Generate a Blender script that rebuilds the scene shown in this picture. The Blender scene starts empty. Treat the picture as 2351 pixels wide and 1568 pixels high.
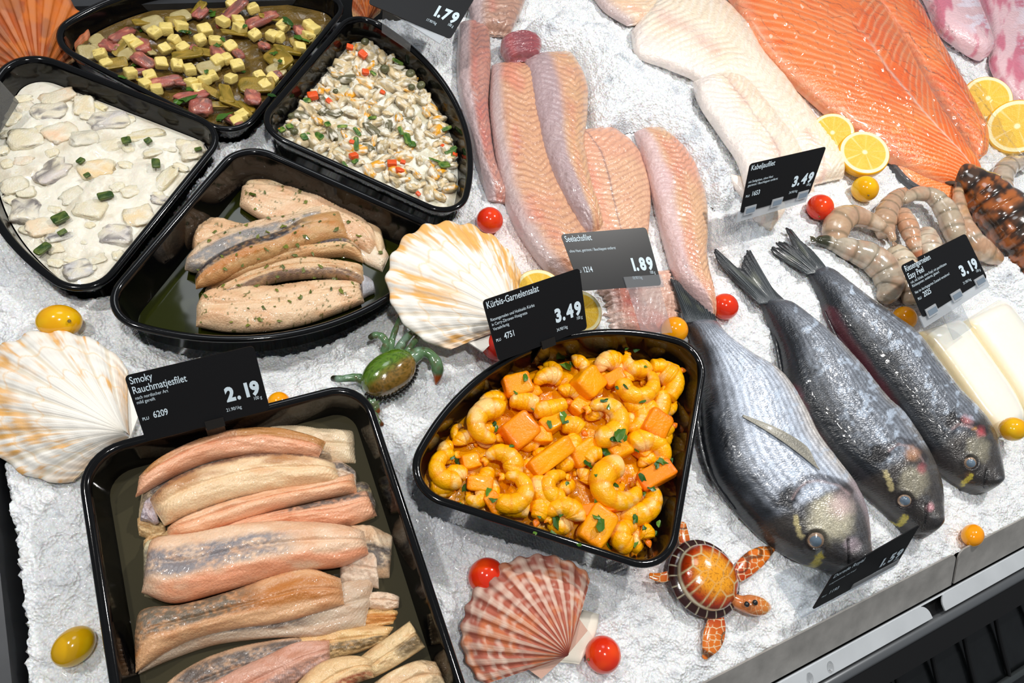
import bpy, math, random
import numpy as np
from mathutils import Vector, Matrix
rng = np.random.default_rng(7); random.seed(7)
S = bpy.context.scene; COL = S.collection
PI = math.pi
# ------------------------------------------------------------------ camera geometry
CX, CY = 1175.5, 784.0
V1 = np.array([-1638.5, -3818.0]); V2 = np.array([3710.5, -904.0])
F = math.sqrt(-(V1 @ V2)); HC = 0.58
dx = np.array([*V2, F]); dx /= np.linalg.norm(dx)
dy = np.array([*V1, F]); dy /= np.linalg.norm(dy)
dz = np.cross(dx, dy); dz /= np.linalg.norm(dz); dy = np.cross(dz, dx)
M = np.array([dx, dy, dz])
cam_d = bpy.data.cameras.new('camera'); cam = bpy.data.objects.new('camera', cam_d); COL.objects.link(cam)
cam_d.sensor_width = 36; cam_d.lens = F / 2351 * 36; cam_d.clip_start = 0.01
rt, up_, bk = M @ [1, 0, 0], M @ [0, -1, 0], M @ [0, 0, -1]
cam.matrix_world = Matrix([[rt[0], up_[0], bk[0], 0], [rt[1], up_[1], bk[1], 0], [rt[2], up_[2], bk[2], HC], [0, 0, 0, 1]])
S.camera = cam
CAM = np.array([0, 0, HC])
def P(x, y, z=0.0):
    w = M @ np.array([x - CX, y - CY, F]); k = (z - HC) / w[2]
    return np.array([w[0] * k, w[1] * k, z])
def PP(pts, z=0.0):
    z = np.broadcast_to(np.asarray(z, float), (len(pts),))
    return np.array([P(p[0], p[1], zz) for p, zz in zip(pts, z)])
def proj(p):
    p = np.asarray(p, float); d = p - CAM; c = d @ M
    return np.stack([CX + F * c[..., 0] / c[..., 2], CY + F * c[..., 1] / c[..., 2]], -1)
def wr(rpx, p):                      # world radius of a length in pixels seen at p
    return rpx * ((np.asarray(p) - CAM) @ M)[2] / F
# ------------------------------------------------------------------ numpy noise
def _h(i, j, k):
    n = np.sin(i * 127.1 + j * 311.7 + k * 74.7) * 43758.5453
    return n - np.floor(n)
def vn(x, y, z=0.0):
    x, y = np.broadcast_arrays(np.asarray(x, float), np.asarray(y, float)); z = np.broadcast_to(np.asarray(z, float), x.shape)
    i, j, k = np.floor(x), np.floor(y), np.floor(z); a, b, c = x - i, y - j, z - k
    a, b, c = [t * t * (3 - 2 * t) for t in (a, b, c)]
    def L(p, q, t): return p + (q - p) * t
    return L(L(L(_h(i, j, k), _h(i + 1, j, k), a), L(_h(i, j + 1, k), _h(i + 1, j + 1, k), a), b),
             L(L(_h(i, j, k + 1), _h(i + 1, j, k + 1), a), L(_h(i, j + 1, k + 1), _h(i + 1, j + 1, k + 1), a), b), c)
def fbm(x, y, z=0.0, o=4):
    s, a, t = 0, .5, 0
    for q in range(o):
        s = s + a * vn(np.asarray(x) * 2 ** q + 17.3 * q, np.asarray(y) * 2 ** q + 5.1 * q, np.asarray(z) * 2 ** q); t += a; a *= .5
    return s / t
def sm(a, b, x): t = np.clip((x - a) / (b - a), 0, 1); return t * t * (3 - 2 * t)
def lin(c):
    c = np.asarray(c, float) / 255.; return np.where(c <= .04045, c / 12.92, ((c + .055) / 1.055) ** 2.4)
def mixc(a, b, t): t = np.asarray(t)[..., None]; return a * (1 - t) + b * t
# ------------------------------------------------------------------ materials
MATS = {}
def mat(name, col=(128, 128, 128), rough=.4, spec=.5, metal=0., bump=0., bscale=400., bdist=.001, vc=False, sss=0., sssr=.004, coat=0., trans=0., alpha=1., var=0., vscale=60., emis=0., vor=False, aniso_uv=None, ior=1.45):
    if name in MATS: return MATS[name]
    m = bpy.data.materials.new(name); m.use_nodes = True; nt = m.node_tree; N = nt.nodes; L = nt.links
    b = N['Principled BSDF']; c = lin(col)
    b.inputs['Base Color'].default_value = (*c, 1); b.inputs['Roughness'].default_value = rough
    b.inputs['Specular IOR Level'].default_value = spec; b.inputs['Metallic'].default_value = metal
    b.inputs['Coat Weight'].default_value = coat; b.inputs['Coat Roughness'].default_value = .08
    b.inputs['Transmission Weight'].default_value = trans; b.inputs['Alpha'].default_value = alpha; b.inputs['IOR'].default_value = ior
    if sss: b.inputs['Subsurface Weight'].default_value = sss; b.inputs['Subsurface Radius'].default_value = (sssr * 1.6, sssr, sssr * .6); b.inputs['Subsurface Scale'].default_value = 1.
    tc = N.new('ShaderNodeTexCoord')
    src = None
    if vc:
        a = N.new('ShaderNodeVertexColor'); a.layer_name = 'Col'; src = a.outputs['Color']
    if var:
        n = N.new('ShaderNodeTexNoise'); n.inputs['Scale'].default_value = vscale; n.inputs['Detail'].default_value = 6; L.new(tc.outputs['Object'], n.inputs['Vector'])
        mr = N.new('ShaderNodeMapRange'); mr.inputs['From Min'].default_value = .3; mr.inputs['From Max'].default_value = .7
        mr.inputs['To Min'].default_value = 1 - var; mr.inputs['To Max'].default_value = 1 + var; L.new(n.outputs['Fac'], mr.inputs['Value'])
        mx = N.new('ShaderNodeVectorMath'); mx.operation = 'SCALE'; L.new(mr.outputs['Result'], mx.inputs['Scale'])
        if src is not None: L.new(src, mx.inputs[0])
        else: mx.inputs[0].default_value = tuple(c)
        src = mx.outputs[0]
    if src is not None: L.new(src, b.inputs['Base Color'])
    if bump:
        n = N.new('ShaderNodeTexVoronoi' if vor else 'ShaderNodeTexNoise'); n.inputs['Scale'].default_value = bscale
        if not vor: n.inputs['Detail'].default_value = 4
        if aniso_uv:
            mp = N.new('ShaderNodeMapping'); mp.inputs['Scale'].default_value = (*aniso_uv, 1); L.new(tc.outputs['UV'], mp.inputs['Vector']); L.new(mp.outputs[0], n.inputs['Vector']); n.inputs['Scale'].default_value = 1.
        else: L.new(tc.outputs['Object'], n.inputs['Vector'])
        bp = N.new('ShaderNodeBump'); bp.inputs['Strength'].default_value = bump; bp.inputs['Distance'].default_value = bdist
        L.new(n.outputs[0], bp.inputs['Height']); L.new(bp.outputs[0], b.inputs['Normal'])
    MATS[name] = m; return m
# ------------------------------------------------------------------ mesh + object helpers
ORG = {}
def setp(o, label=None, cat=None, group=None, kind=None):
    if label: o['label'] = label
    if cat: o['category'] = cat
    if group: o['group'] = group
    if kind: o['kind'] = kind
    return o
def thing(name, label, cat, loc, group=None, kind=None):
    o = bpy.data.objects.new(name, None); o.empty_display_size = .01; COL.objects.link(o)
    o.location = tuple(map(float, loc)); ORG[o.name] = np.array(loc, float); return setp(o, label, cat, group, kind)
def mk(name, V, Fc, m, parent=None, col=None, uv=None, smooth=True, label=None, cat=None, group=None, kind=None, auto=None):
    V = np.asarray(V, float).reshape(-1, 3)
    org = ORG[parent.name] if parent is not None else np.array([V[:, 0].mean(), V[:, 1].mean(), V[:, 2].min()])
    me = bpy.data.meshes.new(name); me.from_pydata((V - org).tolist(), [], [list(map(int, f)) for f in Fc])
    me.materials.append(m)
    if smooth: me.polygons.foreach_set('use_smooth', np.ones(len(me.polygons), bool))
    if uv is not None:
        li = np.empty(len(me.loops), np.int32); me.loops.foreach_get('vertex_index', li)
        ul = me.uv_layers.new(name='UVMap'); ul.data.foreach_set('uv', np.asarray(uv, np.float32).reshape(-1, 2)[li].ravel())
    if col is not None:
        ca = me.color_attributes.new('Col', 'FLOAT_COLOR', 'POINT'); c = np.ones((len(V), 4), np.float32); c[:, :3] = np.clip(np.asarray(col).reshape(-1, 3), 0, 1)
        ca.data.foreach_set('color', c.ravel())
    me.update()
    o = bpy.data.objects.new(name, me); COL.objects.link(o); ORG[o.name] = org
    if parent is not None: o.parent = parent
    else: o.location = tuple(org)
    if auto: me.set_sharp_from_angle(angle=auto)
    return setp(o, label, cat, group, kind)
def gf(nu, nv, cv=False, cu=False, off=0, flip=False):
    i = np.arange(nu - (0 if cu else 1))[:, None]; j = np.arange(nv - (0 if cv else 1))[None, :]
    a = i * nv + j; b = i * nv + (j + 1) % nv; c = ((i + 1) % nu) * nv + (j + 1) % nv; d = ((i + 1) % nu) * nv + j
    f = np.stack([a, d, c, b] if not flip else [a, b, c, d], -1).reshape(-1, 4) + off
    return f.tolist()
def cr(pts, n):                      # smooth resample of a polyline by length
    p = np.asarray(pts, float)
    if len(p) > 2:
        q = np.vstack([2 * p[0] - p[1], p, 2 * p[-1] - p[-2]]); o = []
        for i in range(len(p) - 1):
            t = np.linspace(0, 1, 12, endpoint=False)[:, None]; a, b, c, d = q[i:i + 4]
            o.append(.5 * (2 * b + (c - a) * t + (2 * a - 5 * b + 4 * c - d) * t ** 2 + (3 * b - a - 3 * c + d) * t ** 3))
        p = np.vstack(o + [p[-1:]])
    s = np.r_[0, np.cumsum(np.linalg.norm(np.diff(p, axis=0), axis=1))]; s /= s[-1]; t = np.linspace(0, 1, n)
    return np.stack([np.interp(t, s, p[:, k]) for k in range(p.shape[1])], -1)
def thn_(th, U): return th(U) if callable(th) else th
def slab(name, Lw, Rw, th, m, nu=90, nv=30, p=2.4, q=2.0, edge=.25, end=.12, colf=None, hf=None, bot=.35, parent=None, ragged=0., **kw):
    """flat-lying body between two edge curves (world points); returns object and its top grid"""
    Lc, Rc = cr(Lw, nu), cr(Rw, nu); u = np.linspace(0, 1, nu); v = np.linspace(0, 1, nv)
    U, Vv = np.meshgrid(u, v, indexing='ij')
    if ragged:
        k = 14 * Lc[:, :1]; d = Rc - Lc
        Lc = Lc + d * ragged * (fbm(u * 22, 3.1, seedof(name))[:, None] - .5); Rc = Rc + d * ragged * (fbm(u * 22, 9.1, seedof(name) + 3)[:, None] - .5)
    e = np.clip(np.minimum(U, 1 - U) / end, 0, 1) if end else np.ones_like(U)
    e = np.sqrt(1 - (1 - e) ** 2) if end else e
    sec = (np.clip(1 - np.abs(2 * Vv - 1) ** p, 0, 1)) ** (1 / q)
    T = Lc[:, None] * (1 - Vv[..., None]) + Rc[:, None] * Vv[..., None]
    thn = thn_(th, U)
    h = thn * (edge * (.3 + .7 * e) + (1 - edge) * sec * e)
    T2 = T.copy(); T2[..., 2] += h; px = proj(T2)
    if hf is not None: h = h + hf(U, Vv, px[..., 0], px[..., 1])
    top = T.copy(); top[..., 2] += h
    bt = T[:, ::-1].copy(); bt[..., 2] -= (thn * bot * (sec * e))[:, ::-1] + .0004
    W = np.concatenate([top, bt], 1); Fs = gf(nu, 2 * nv, cv=True)
    Fs = [f[::-1] for f in Fs]
    Fs.append(list(range(0, 2 * nv))); Fs.append([(nu - 1) * 2 * nv + i for i in range(2 * nv)][::-1])
    c = None
    if colf is not None:
        ct = colf(U, Vv, px[..., 0], px[..., 1]); c = np.concatenate([ct, ct[:, ::-1]], 1)
    uv = np.concatenate([np.stack([U, Vv], -1), np.stack([U, Vv[:, ::-1]], -1)], 1)
    o = mk(name, W, Fs, m, parent=parent, col=c, uv=uv, **kw)
    return o, top
_sd = {}
def seedof(n): _sd[n] = _sd.get(n, 0) + 1; return (hash_(n) % 97) + 3.7 * _sd[n]
def hash_(s): return sum(ord(c) * (i + 3) for i, c in enumerate(s))
def surf(top, x, y):
    pr = proj(top).reshape(-1, 2); i = int(np.argmin(((pr - [x, y]) ** 2).sum(1))); nu, nv = top.shape[:2]; a, b = divmod(i, nv)
    a = min(max(a, 1), nu - 2); b = min(max(b, 1), nv - 2)
    n = np.cross(top[a + 1, b] - top[a - 1, b], top[a, b + 1] - top[a, b - 1]); n /= np.linalg.norm(n)
    if n[2] < 0: n = -n
    return top.reshape(-1, 3)[i], n
def tube(name, Pw, R, m, n=40, k=14, flat=1., parent=None, colf=None, seg=0, segd=.06, capr=True, hf=None, **kw):
    Pw = np.asarray(Pw, float); Q = cr(np.c_[Pw, np.asarray(R, float)], n); C, r = Q[:, :3], np.clip(Q[:, 3], 1e-5, None); u = np.linspace(0, 1, n)
    t = np.gradient(C, axis=0); t /= np.linalg.norm(t, axis=1)[:, None]
    upv = np.array([0, 0, 1.]); s = np.cross(t, upv); ln = np.linalg.norm(s, axis=1)[:, None]; s = np.where(ln > 1e-4, s / np.maximum(ln, 1e-6), [1, 0, 0]); w = np.cross(s, t)
    if capr: r = r * np.sqrt(np.clip(1 - (1 - np.clip(np.minimum(u, 1 - u) * n / 3.5, 0, 1)) ** 2, .02, 1))
    if seg: r = r * (1 - segd * np.abs(np.cos(u * seg * PI)) ** 10)
    a = np.linspace(0, 2 * PI, k, endpoint=False)
    X = C[:, None] + (s[:, None] * np.cos(a)[None, :, None] + w[:, None] * (flat * np.sin(a))[None, :, None]) * r[:, None, None]
    U, A = np.meshgrid(u, a, indexing='ij')
    if hf is not None: X = X + (X - C[:, None]) * hf(U, A)[..., None]
    Fs = gf(n, k, cv=True); Fs.append(list(range(k))[::-1]); Fs.append([(n - 1) * k + i for i in range(k)])
    Fs = [f[::-1] for f in Fs]
    pr = proj(X); c = colf(U, A, pr[..., 0], pr[..., 1]) if colf else None
    return mk(name, X, Fs, m, parent=parent, col=c, uv=np.stack([U, A / (2 * PI)], -1), **kw)
def tubepx(name, pts, z, rpx, m, **kw):
    W = PP(pts, z); return tube(name, W, [wr(r, w) for r, w in zip(rpx, W)], m, **kw)
def spow(a, e): return np.sign(a) * np.abs(a) ** e
def blob(name, c, d, m, yaw=0., tilt=0., roll=0., e=1., namp=.08, nfr=2., colf=None, nu=12, nv=18, parent=None, bend=0., **kw):
    th = np.linspace(-PI / 2, PI / 2, nu); ph = np.linspace(0, 2 * PI, nv, endpoint=False); T, H = np.meshgrid(th, ph, indexing='ij')
    x = spow(np.cos(T), e) * spow(np.cos(H), e); y = spow(np.cos(T), e) * spow(np.sin(H), e); z = spow(np.sin(T), e)
    sd = rng.uniform(0, 90)
    n = 1 + namp * 2 * (fbm(x * nfr + sd, y * nfr, z * nfr + sd, 3) - .5)
    X = np.stack([x * d[0] * n, y * d[1] * n, z * d[2] * n], -1); X[..., 2] += bend * d[0] * x * x
    R = (Matrix.Rotation(yaw, 3, 'Z') @ Matrix.Rotation(tilt, 3, 'X') @ Matrix.Rotation(roll, 3, 'Y')); R = np.array(R)
    W = X @ R.T + np.asarray(c)
    cc = colf(x, y, z, sd) if colf else None
    return mk(name, W, [f[::-1] for f in gf(nu, nv, cv=True)], m, parent=parent, col=cc, **kw)
def prism(name, pts, z0, z1, m, parent=None, **kw):      # pts: world xy outline
    n = len(pts); V = [(p[0], p[1], z0 if len(p) < 3 else p[2] + z0) for p in pts] + [(p[0], p[1], z1 if len(p) < 3 else p[2] + z1) for p in pts]
    Fs = [list(range(n))[::-1], [n + i for i in range(n)]] + [[i, (i + 1) % n, n + (i + 1) % n, n + i] for i in range(n)]
    return mk(name, V, Fs, m, parent=parent, smooth=False, **kw)
def box(name, lo, hi, m, parent=None, **kw):
    return prism(name, [(lo[0], lo[1]), (hi[0], lo[1]), (hi[0], hi[1]), (lo[0], hi[1])], lo[2], hi[2], m, parent=parent, **kw)
ORD = 'first second third fourth fifth sixth seventh eighth ninth tenth eleventh twelfth thirteenth fourteenth fifteenth sixteenth seventeenth eighteenth nineteenth twentieth'.split()
def rowlabels(objs, text, rows=3):
    """one label for each of many look-alikes, by row and by place in the row"""
    it = sorted(objs, key=lambda q: q[1][1]); n = len(it); per = math.ceil(n / rows)
    for r in range(rows):
        row = sorted(it[r * per:(r + 1) * per], key=lambda q: q[1][0])
        for i, (o, _) in enumerate(row): o['label'] = f"{text}, {ORD[r]} row down, {ORD[min(i, 19)]} from left"
# ------------------------------------------------------------------ shared materials
black = mat('black_plastic', (9, 9, 10), rough=.09, spec=.5, bump=.04, bscale=90, bdist=.002)
blackm = mat('black_card', (14, 14, 16), rough=.42, spec=.35)
glarecard = mat('black_card_seelachs', (22, 23, 25), rough=.33, spec=.6)  # black sign card, its tone lightened to paint in lamp glare
ink = mat('pale_print', (205, 222, 232), rough=.5)
flesh = mat('wet_flesh', vc=True, rough=.25, spec=.55, coat=.4, bump=.6, bscale=620, bdist=.0014, sss=.25, sssr=.003)
fleshw = mat('very_wet_flesh', vc=True, rough=.20, spec=.65, coat=.6, bump=.6, bscale=230, bdist=.0030, sss=.12, sssr=.002)
bits = mat('wet_pieces', vc=True, rough=.26, spec=.5, coat=.15, bump=.4, bscale=600, bdist=.0010)
skinm = mat('fish_skin', vc=True, rough=.30, spec=.7, metal=.12, coat=.35, bump=.45, bdist=.0007, vor=True, aniso_uv=(230, 52), var=.32, vscale=900)
finm = mat('fin', vc=True, rough=.35, spec=.6, metal=.2, coat=.3, bump=.4, bscale=600)
shellm = mat('shell', vc=True, rough=.55, spec=.3, bump=.25, bscale=900, bdist=.0006)
glaze = mat('painted_glaze', vc=True, rough=.16, spec=.6, coat=.6, bump=.15, bscale=500, bdist=.0006)
tomm = mat('tomato_skin', vc=True, rough=.13, spec=.5, coat=.3, sss=.15, sssr=.003)
orangem = mat('pumpkin_flesh', vc=True, rough=.30, spec=.35, coat=.08, bump=.5, bscale=500, bdist=.001)
shrimpm = mat('curry_shrimp_flesh', vc=True, rough=.26, spec=.45, coat=.15, bump=.5, bscale=500, bdist=.0012, sss=.08, sssr=.002)
steel = mat('brushed_steel', (150, 150, 148), rough=.38, metal=.85, var=.12, vscale=40, bump=.1, bscale=60)
lsteel = mat('bright_ledge', (205, 210, 214), rough=.45, metal=.3, var=.06, vscale=30)
dsteel = mat('dark_steel', (58, 60, 63), rough=.45, metal=.4, var=.2, vscale=25)
wirem = mat('black_wire', (22, 22, 23), rough=.3, metal=.3, spec=.6)
herb = mat('herb', vc=True, rough=.35, spec=.4, coat=.3)
def clearmat(name, col, a, rough=.05, gloss=False):
    m = bpy.data.materials.new(name); m.use_nodes = True; nt = m.node_tree; N = nt.nodes; L = nt.links; N.clear()
    o = N.new('ShaderNodeOutputMaterial'); t = N.new('ShaderNodeBsdfTransparent'); t.inputs[0].default_value = (*lin(col), 1)
    g = N.new('ShaderNodeBsdfPrincipled'); g.inputs['Base Color'].default_value = (*lin(col), 1); g.inputs['Roughness'].default_value = rough; g.inputs['Specular IOR Level'].default_value = .9
    lw = N.new('ShaderNodeLayerWeight'); lw.inputs['Blend'].default_value = .5; pw = N.new('ShaderNodeMath'); pw.operation = 'POWER'; pw.inputs[1].default_value = 4.; L.new(lw.outputs['Facing'], pw.inputs[0])
    ad = N.new('ShaderNodeMath'); ad.operation = 'MULTIPLY_ADD'; ad.inputs[1].default_value = .6; ad.inputs[2].default_value = a; ad.use_clamp = True; L.new(pw.outputs[0], ad.inputs[0])
    mx = N.new('ShaderNodeMixShader'); L.new(ad.outputs[0], mx.inputs[0]); L.new(t.outputs[0], mx.inputs[1]); L.new(g.outputs[0], mx.inputs[2]); L.new(mx.outputs[0], o.inputs[0])
    if gloss:
        gl = N.new('ShaderNodeBsdfGlossy'); gl.inputs['Roughness'].default_value = rough; L.new(gl.outputs[0], mx.inputs[2])
    return m
acry = clearmat('clear_acrylic', (240, 242, 244), .09)
film = clearmat('clear_film', (255, 255, 255), .10, .10, gloss=True)
brinem = clearmat('olive_brine', (96, 90, 66), .42, .04)
oilm = clearmat('herb_oil', (60, 66, 14), .4, .05)
smoke = clearmat('smoked_clip', (60, 56, 52), .35, .1)
# ------------------------------------------------------------------ dishes: outlines
def rounded(poly, corners, rc, n=168):
    """poly: closed list of xyz, corners: indices to round by rc"""
    poly = np.asarray(poly, float); N = len(poly); out = []
    def walk(i, step, dist):
        p = poly[i]; k = i
        while True:
            q = poly[(k + step) % N]; d = np.linalg.norm(q - p)
            if d >= dist: return p + (q - p) * dist / d, k % N
            dist -= d; p = q; k += step
    cs = sorted(corners)
    cuts = {c: (walk(c, -1, rc), walk(c, 1, rc)) for c in cs}
    for a in range(len(cs)):
        c = cs[a]; (p0, k0), (p1, k1) = cuts[c]
        t = np.linspace(0, 1, 14)[:, None]; K = .56
        c0 = p0 + (poly[c] - p0) * K; c1 = p1 + (poly[c] - p1) * K
        out += list((1 - t) ** 3 * p0 + 3 * (1 - t) ** 2 * t * c0 + 3 * (1 - t) * t * t * c1 + t ** 3 * p1)
        nxt = cs[(a + 1) % len(cs)]; kend = cuts[nxt][0][1]; k = (k1 + 1) % N
        while k != kend: out.append(poly[k]); k = (k + 1) % N
    o = np.array(out); o = np.vstack([o, o[:1]]); s = np.r_[0, np.cumsum(np.linalg.norm(np.diff(o, axis=0), axis=1))]
    t = np.linspace(0, s[-1], n, endpoint=False); return np.stack([np.interp(t, s, o[:, k]) for k in range(3)], -1)
def inset(o, d):
    t = np.roll(o, -1, 0) - np.roll(o, 1, 0); n = np.stack([-t[:, 1], t[:, 0]], -1); n /= np.linalg.norm(n, axis=1)[:, None]
    ar = .5 * np.sum(o[:, 0] * np.roll(o[:, 1], -1) - np.roll(o[:, 0], -1) * o[:, 1])
    if ar < 0: n = -n
    r = o.copy(); r[:, :2] += n * d; return r
def sector(ap, c1, c2, R):
    """ap,c1,c2 world xyz; returns closed polyline"""
    a0 = math.atan2(c1[1] - ap[1], c1[0] - ap[0]); a1 = math.atan2(c2[1] - ap[1], c2[0] - ap[0])
    if a1 < a0: a1 += 2 * PI
    r1, r2 = np.linalg.norm((c1 - ap)[:2]), np.linalg.norm((c2 - ap)[:2]); pts = [ap]
    # plane through the three corners
    n = np.cross(c1 - ap, c2 - ap)
    for t in np.linspace(0, 1, 41):
        a = a0 + (a1 - a0) * t; r = r1 + (r2 - r1) * t; x, y = ap[0] + r * math.cos(a), ap[1] + r * math.sin(a)
        pts.append(np.array([x, y, ap[2] - (n[0] * (x - ap[0]) + n[1] * (y - ap[1])) / n[2]]))
    return pts, [0, 1, 41]
def dish_body(name, parent, o, depth, taper=.013):
    prof = [(taper + .004, -depth), (.005, -.010), (.0036, -.0048), (0, -.0042), (-.0006, -.0022), (.0002, -.0006), (.002, 0), (.0044, -.0002), (.0058, -.0016), (.0066, -.005), (taper + .003, -depth + .009), (taper + .0055, -depth + .0045), (taper + .010, -depth + .0026)]
    rings = []
    for d, z in prof:
        r = inset(o, d); r[:, 2] += z; rings.append(r)
    V = np.concatenate(rings); n = len(o); nr = len(prof)
    Fs = gf(nr, n, cv=True); Fs.append([i for i in range(n)]); Fs.append([(nr - 1) * n + i for i in range(n)][::-1])
    ar = .5 * np.sum(o[:, 0] * np.roll(o[:, 1], -1) - np.roll(o[:, 0], -1) * o[:, 1])
    return mk(name, V, Fs, black, parent=parent)
ZA = .034
apA = np.array([.1369, .9306]) * (HC - ZA); RQ = .2205
def pol(a, r): return np.array([math.cos(math.radians(a)) * r, math.sin(math.radians(a)) * r])
cen = apA - .012 * pol(-87.6, 1)
def zfor(px, ap, R):                # height on the ray through px at which the corner lies R from the apex
    zs = np.linspace(-.06, .07, 400); d = [abs(np.linalg.norm(P(*px, z) - ap) - R) for z in zs]; return zs[int(np.argmin(d))]
v3 = lambda p, z: np.array([p[0], p[1], z])
DISH = {}
DISH['A'] = sector(v3(apA, ZA), v3(apA + pol(-132.6, RQ), ZA), v3(apA + pol(-41.2, RQ), ZA), RQ)
apC = cen + .012 * pol(2.4, 1)
DISH['C'] = sector(v3(apC, ZA), v3(apC + pol(-41.8, RQ), ZA), v3(apC + pol(47.5, RQ), ZA), RQ)
apB = P(545, 322, .029); cB1 = P(812, -2, .028); cB2 = P(92, 88, zfor((92, 88), apB, .215)); DISH['B'] = sector(apB, cB1, cB2, RQ)
apD = P(532, 293, .030); cD1 = P(48, 103, zfor((48, 103), apD, .205)); cD2 = P(208, 697, .026); DISH['D'] = sector(apD, cD1, cD2, RQ)
ZK = .062; apK = np.array([.55098, -.00653]) * (HC - ZK)
DISH['K'] = sector(v3(apK, ZK), v3(apK + pol(50.5, .2215), ZK), v3(apK + pol(143.9, .2215), ZK), .22)
ZT = .05; tl, tr = P(171, 1037, ZT), P(836, 869, ZT)
dl = P(250, 1568, ZT) - P(178, 1090, ZT); dl /= np.linalg.norm(dl); dr = P(1068, 1568, ZT) - P(850, 910, ZT); dr /= np.linalg.norm(dr)
bl, br = tl + dl * .325, tr + dr * .325
DISH['T'] = ([tl, bl, br, tr], [0, 1, 2, 3])
OUT = {k: rounded(p, c, .034 if k != 'T' else .030) for k, (p, c) in DISH.items()}
for k in OUT:
    o = OUT[k]; ar = np.sum(o[:, 0] * np.roll(o[:, 1], -1) - np.roll(o[:, 0], -1) * o[:, 1])
    if ar < 0: OUT[k] = o[::-1].copy()
def inpoly(x, y, o):
    c = np.zeros(x.shape, bool); n = len(o)
    for i in range(n):
        a, b = o[i], o[(i + 1) % n]
        if a[1] == b[1]: continue
        k = ((a[1] > y) != (b[1] > y)) & (x < (b[0] - a[0]) * (y - a[1]) / (b[1] - a[1]) + a[0]); c ^= k
    return c
DD = {'A': .052, 'B': .052, 'C': .052, 'D': .052, 'K': .056, 'T': .056}
LAB = {'A': ('black quarter-round dish holding pale fish fillets in herb oil', 'dish'),
       'B': ('black quarter-round dish of potato and pickle salad in the top left', 'dish'),
       'C': ('black quarter-round dish filled with creamy mussel salad', 'dish'),
       'D': ('black quarter-round dish filled with white creamy herring salad', 'dish'),
       'K': ('black quarter-round dish of yellow shrimp and pumpkin salad', 'dish'),
       'T': ('black rectangular tray of smoked herring fillets in the lower left', 'tray')}
for k, o in OUT.items():
    n = 'serving_tray' if k == 'T' else 'quarter_dish'
    base = np.array([o[:, 0].mean(), o[:, 1].mean(), o[:, 2].min() - DD[k]])
    b = dish_body(n, None, o, DD[k], .014 if k == 'K' else .012); setp(b, *LAB[k], 'quarter-round salad dishes' if k != 'T' else None)
# ------------------------------------------------------------------ ice bed
X0, X1, Y0, Y1 = -.19, 1.75, -.0875, .86
def ice_h(x, y):
    h = .0046 * (fbm(x * 16, y * 16, 1., 3) - .5) * 2 + .0036 * (fbm(x * 70, y * 70, 5., 3) - .5) * 2
    h = h + .0042 * (vn(x * 300, y * 300, 2.) - .5) + .0026 * (vn(x * 520, y * 520, 4.) - .5) * sm(.35, .6, vn(x * 60, y * 60, 8.))
    return h
STEP = .0021
xs = np.concatenate([np.arange(X0, .80, STEP), np.arange(.80, X1, .005)]); ys = np.arange(Y0, Y1, STEP)
GX, GY = np.meshgrid(xs, ys, indexing='ij')
jx = .0004 * 0 + GX + (vn(GX * 900, GY * 900, 3) - .5) * .0016; jy = GY + (vn(GX * 900, GY * 900, 8) - .5) * .0016 * (GY > Y0 + .004)
H = ice_h(jx, jy)
# heaped ice shovelled over the middle of the fillets and other mounds
def gauss(px, py, rx, h, rot=0., asp=1.):
    c = P(px, py, 0); a, b = jx - c[0], jy - c[1]; r = math.radians(rot); a, b = a * math.cos(r) + b * math.sin(r), -a * math.sin(r) + b * math.cos(r)
    return h * np.exp(-(a / rx) ** 2 - (b / (rx * asp)) ** 2)
H += gauss(1950, 640, .05, .006) + gauss(1000, 950, .04, .006) + gauss(60, 1250, .05, .006) + gauss(1760, 600, .04, .004)
H += gauss(560, 815, .060, -.013, 0, .55) + gauss(760, 790, .055, -.012, 25, .5) + gauss(400, 790, .04, -.010, -20, .6)
for k, o in OUT.items():
    m_ = inpoly(jx, jy, inset(o, .0085)); H = np.where(m_, -.075, H)
edge = -.149 + .012 * (fbm(jy * 22, 3.3, 1., 5) - .5) + .004 * (fbm(jy * 420, 1., 2., 3) - .5)
edge = edge - .012 * sm(.1, .45, jy) * 0
drop = sm(edge, edge - .007, jx); H = H * (1 - drop) - .075 * drop
qs = P(86, 130, 0); hol = np.exp(-((jx - qs[0]) ** 2 + (jy - qs[1]) ** 2) / .075 ** 2 * 1.2); H = np.where(hol > .42, -.06, H)
be = .700 + .01 * (vn(jx * 30, .4) - .5)
dropb = sm(be, be + .008, jy) * (jx < .40); H = H * (1 - dropb) - .075 * dropb
icem = mat('crushed_ice', vc=True, rough=.30, spec=.8, bump=1., bscale=400, bdist=.0017, vor=True, sss=.4, sssr=.003, coat=.15)
# a second, finer layer of sparkle for the ice
nt = icem.node_tree; N = nt.nodes; L = nt.links; b = N['Principled BSDF']
tc = N.new('ShaderNodeTexCoord'); vo = N.new('ShaderNodeTexVoronoi'); vo.inputs['Scale'].default_value = 640; L.new(tc.outputs['Object'], vo.inputs['Vector'])
mr = N.new('ShaderNodeMapRange'); mr.inputs['From Min'].default_value = .12; mr.inputs['From Max'].default_value = .6; mr.inputs['To Min'].default_value = .06; mr.inputs['To Max'].default_value = .55
sp = N.new('ShaderNodeSeparateColor'); L.new(vo.outputs['Color'], sp.inputs[0]); L.new(sp.outputs[0], mr.inputs['Value']); L.new(mr.outputs[0], b.inputs['Roughness'])
n1 = fbm(GX * 26, GY * 26, 4., 4); n2 = fbm(GX * 150, GY * 150, 9., 3)
ic = mixc(lin((244, 247, 249)), lin((196, 200, 205)), sm(.52, .85, n1) * .55 + sm(.58, .8, n2) * .5)
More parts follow.
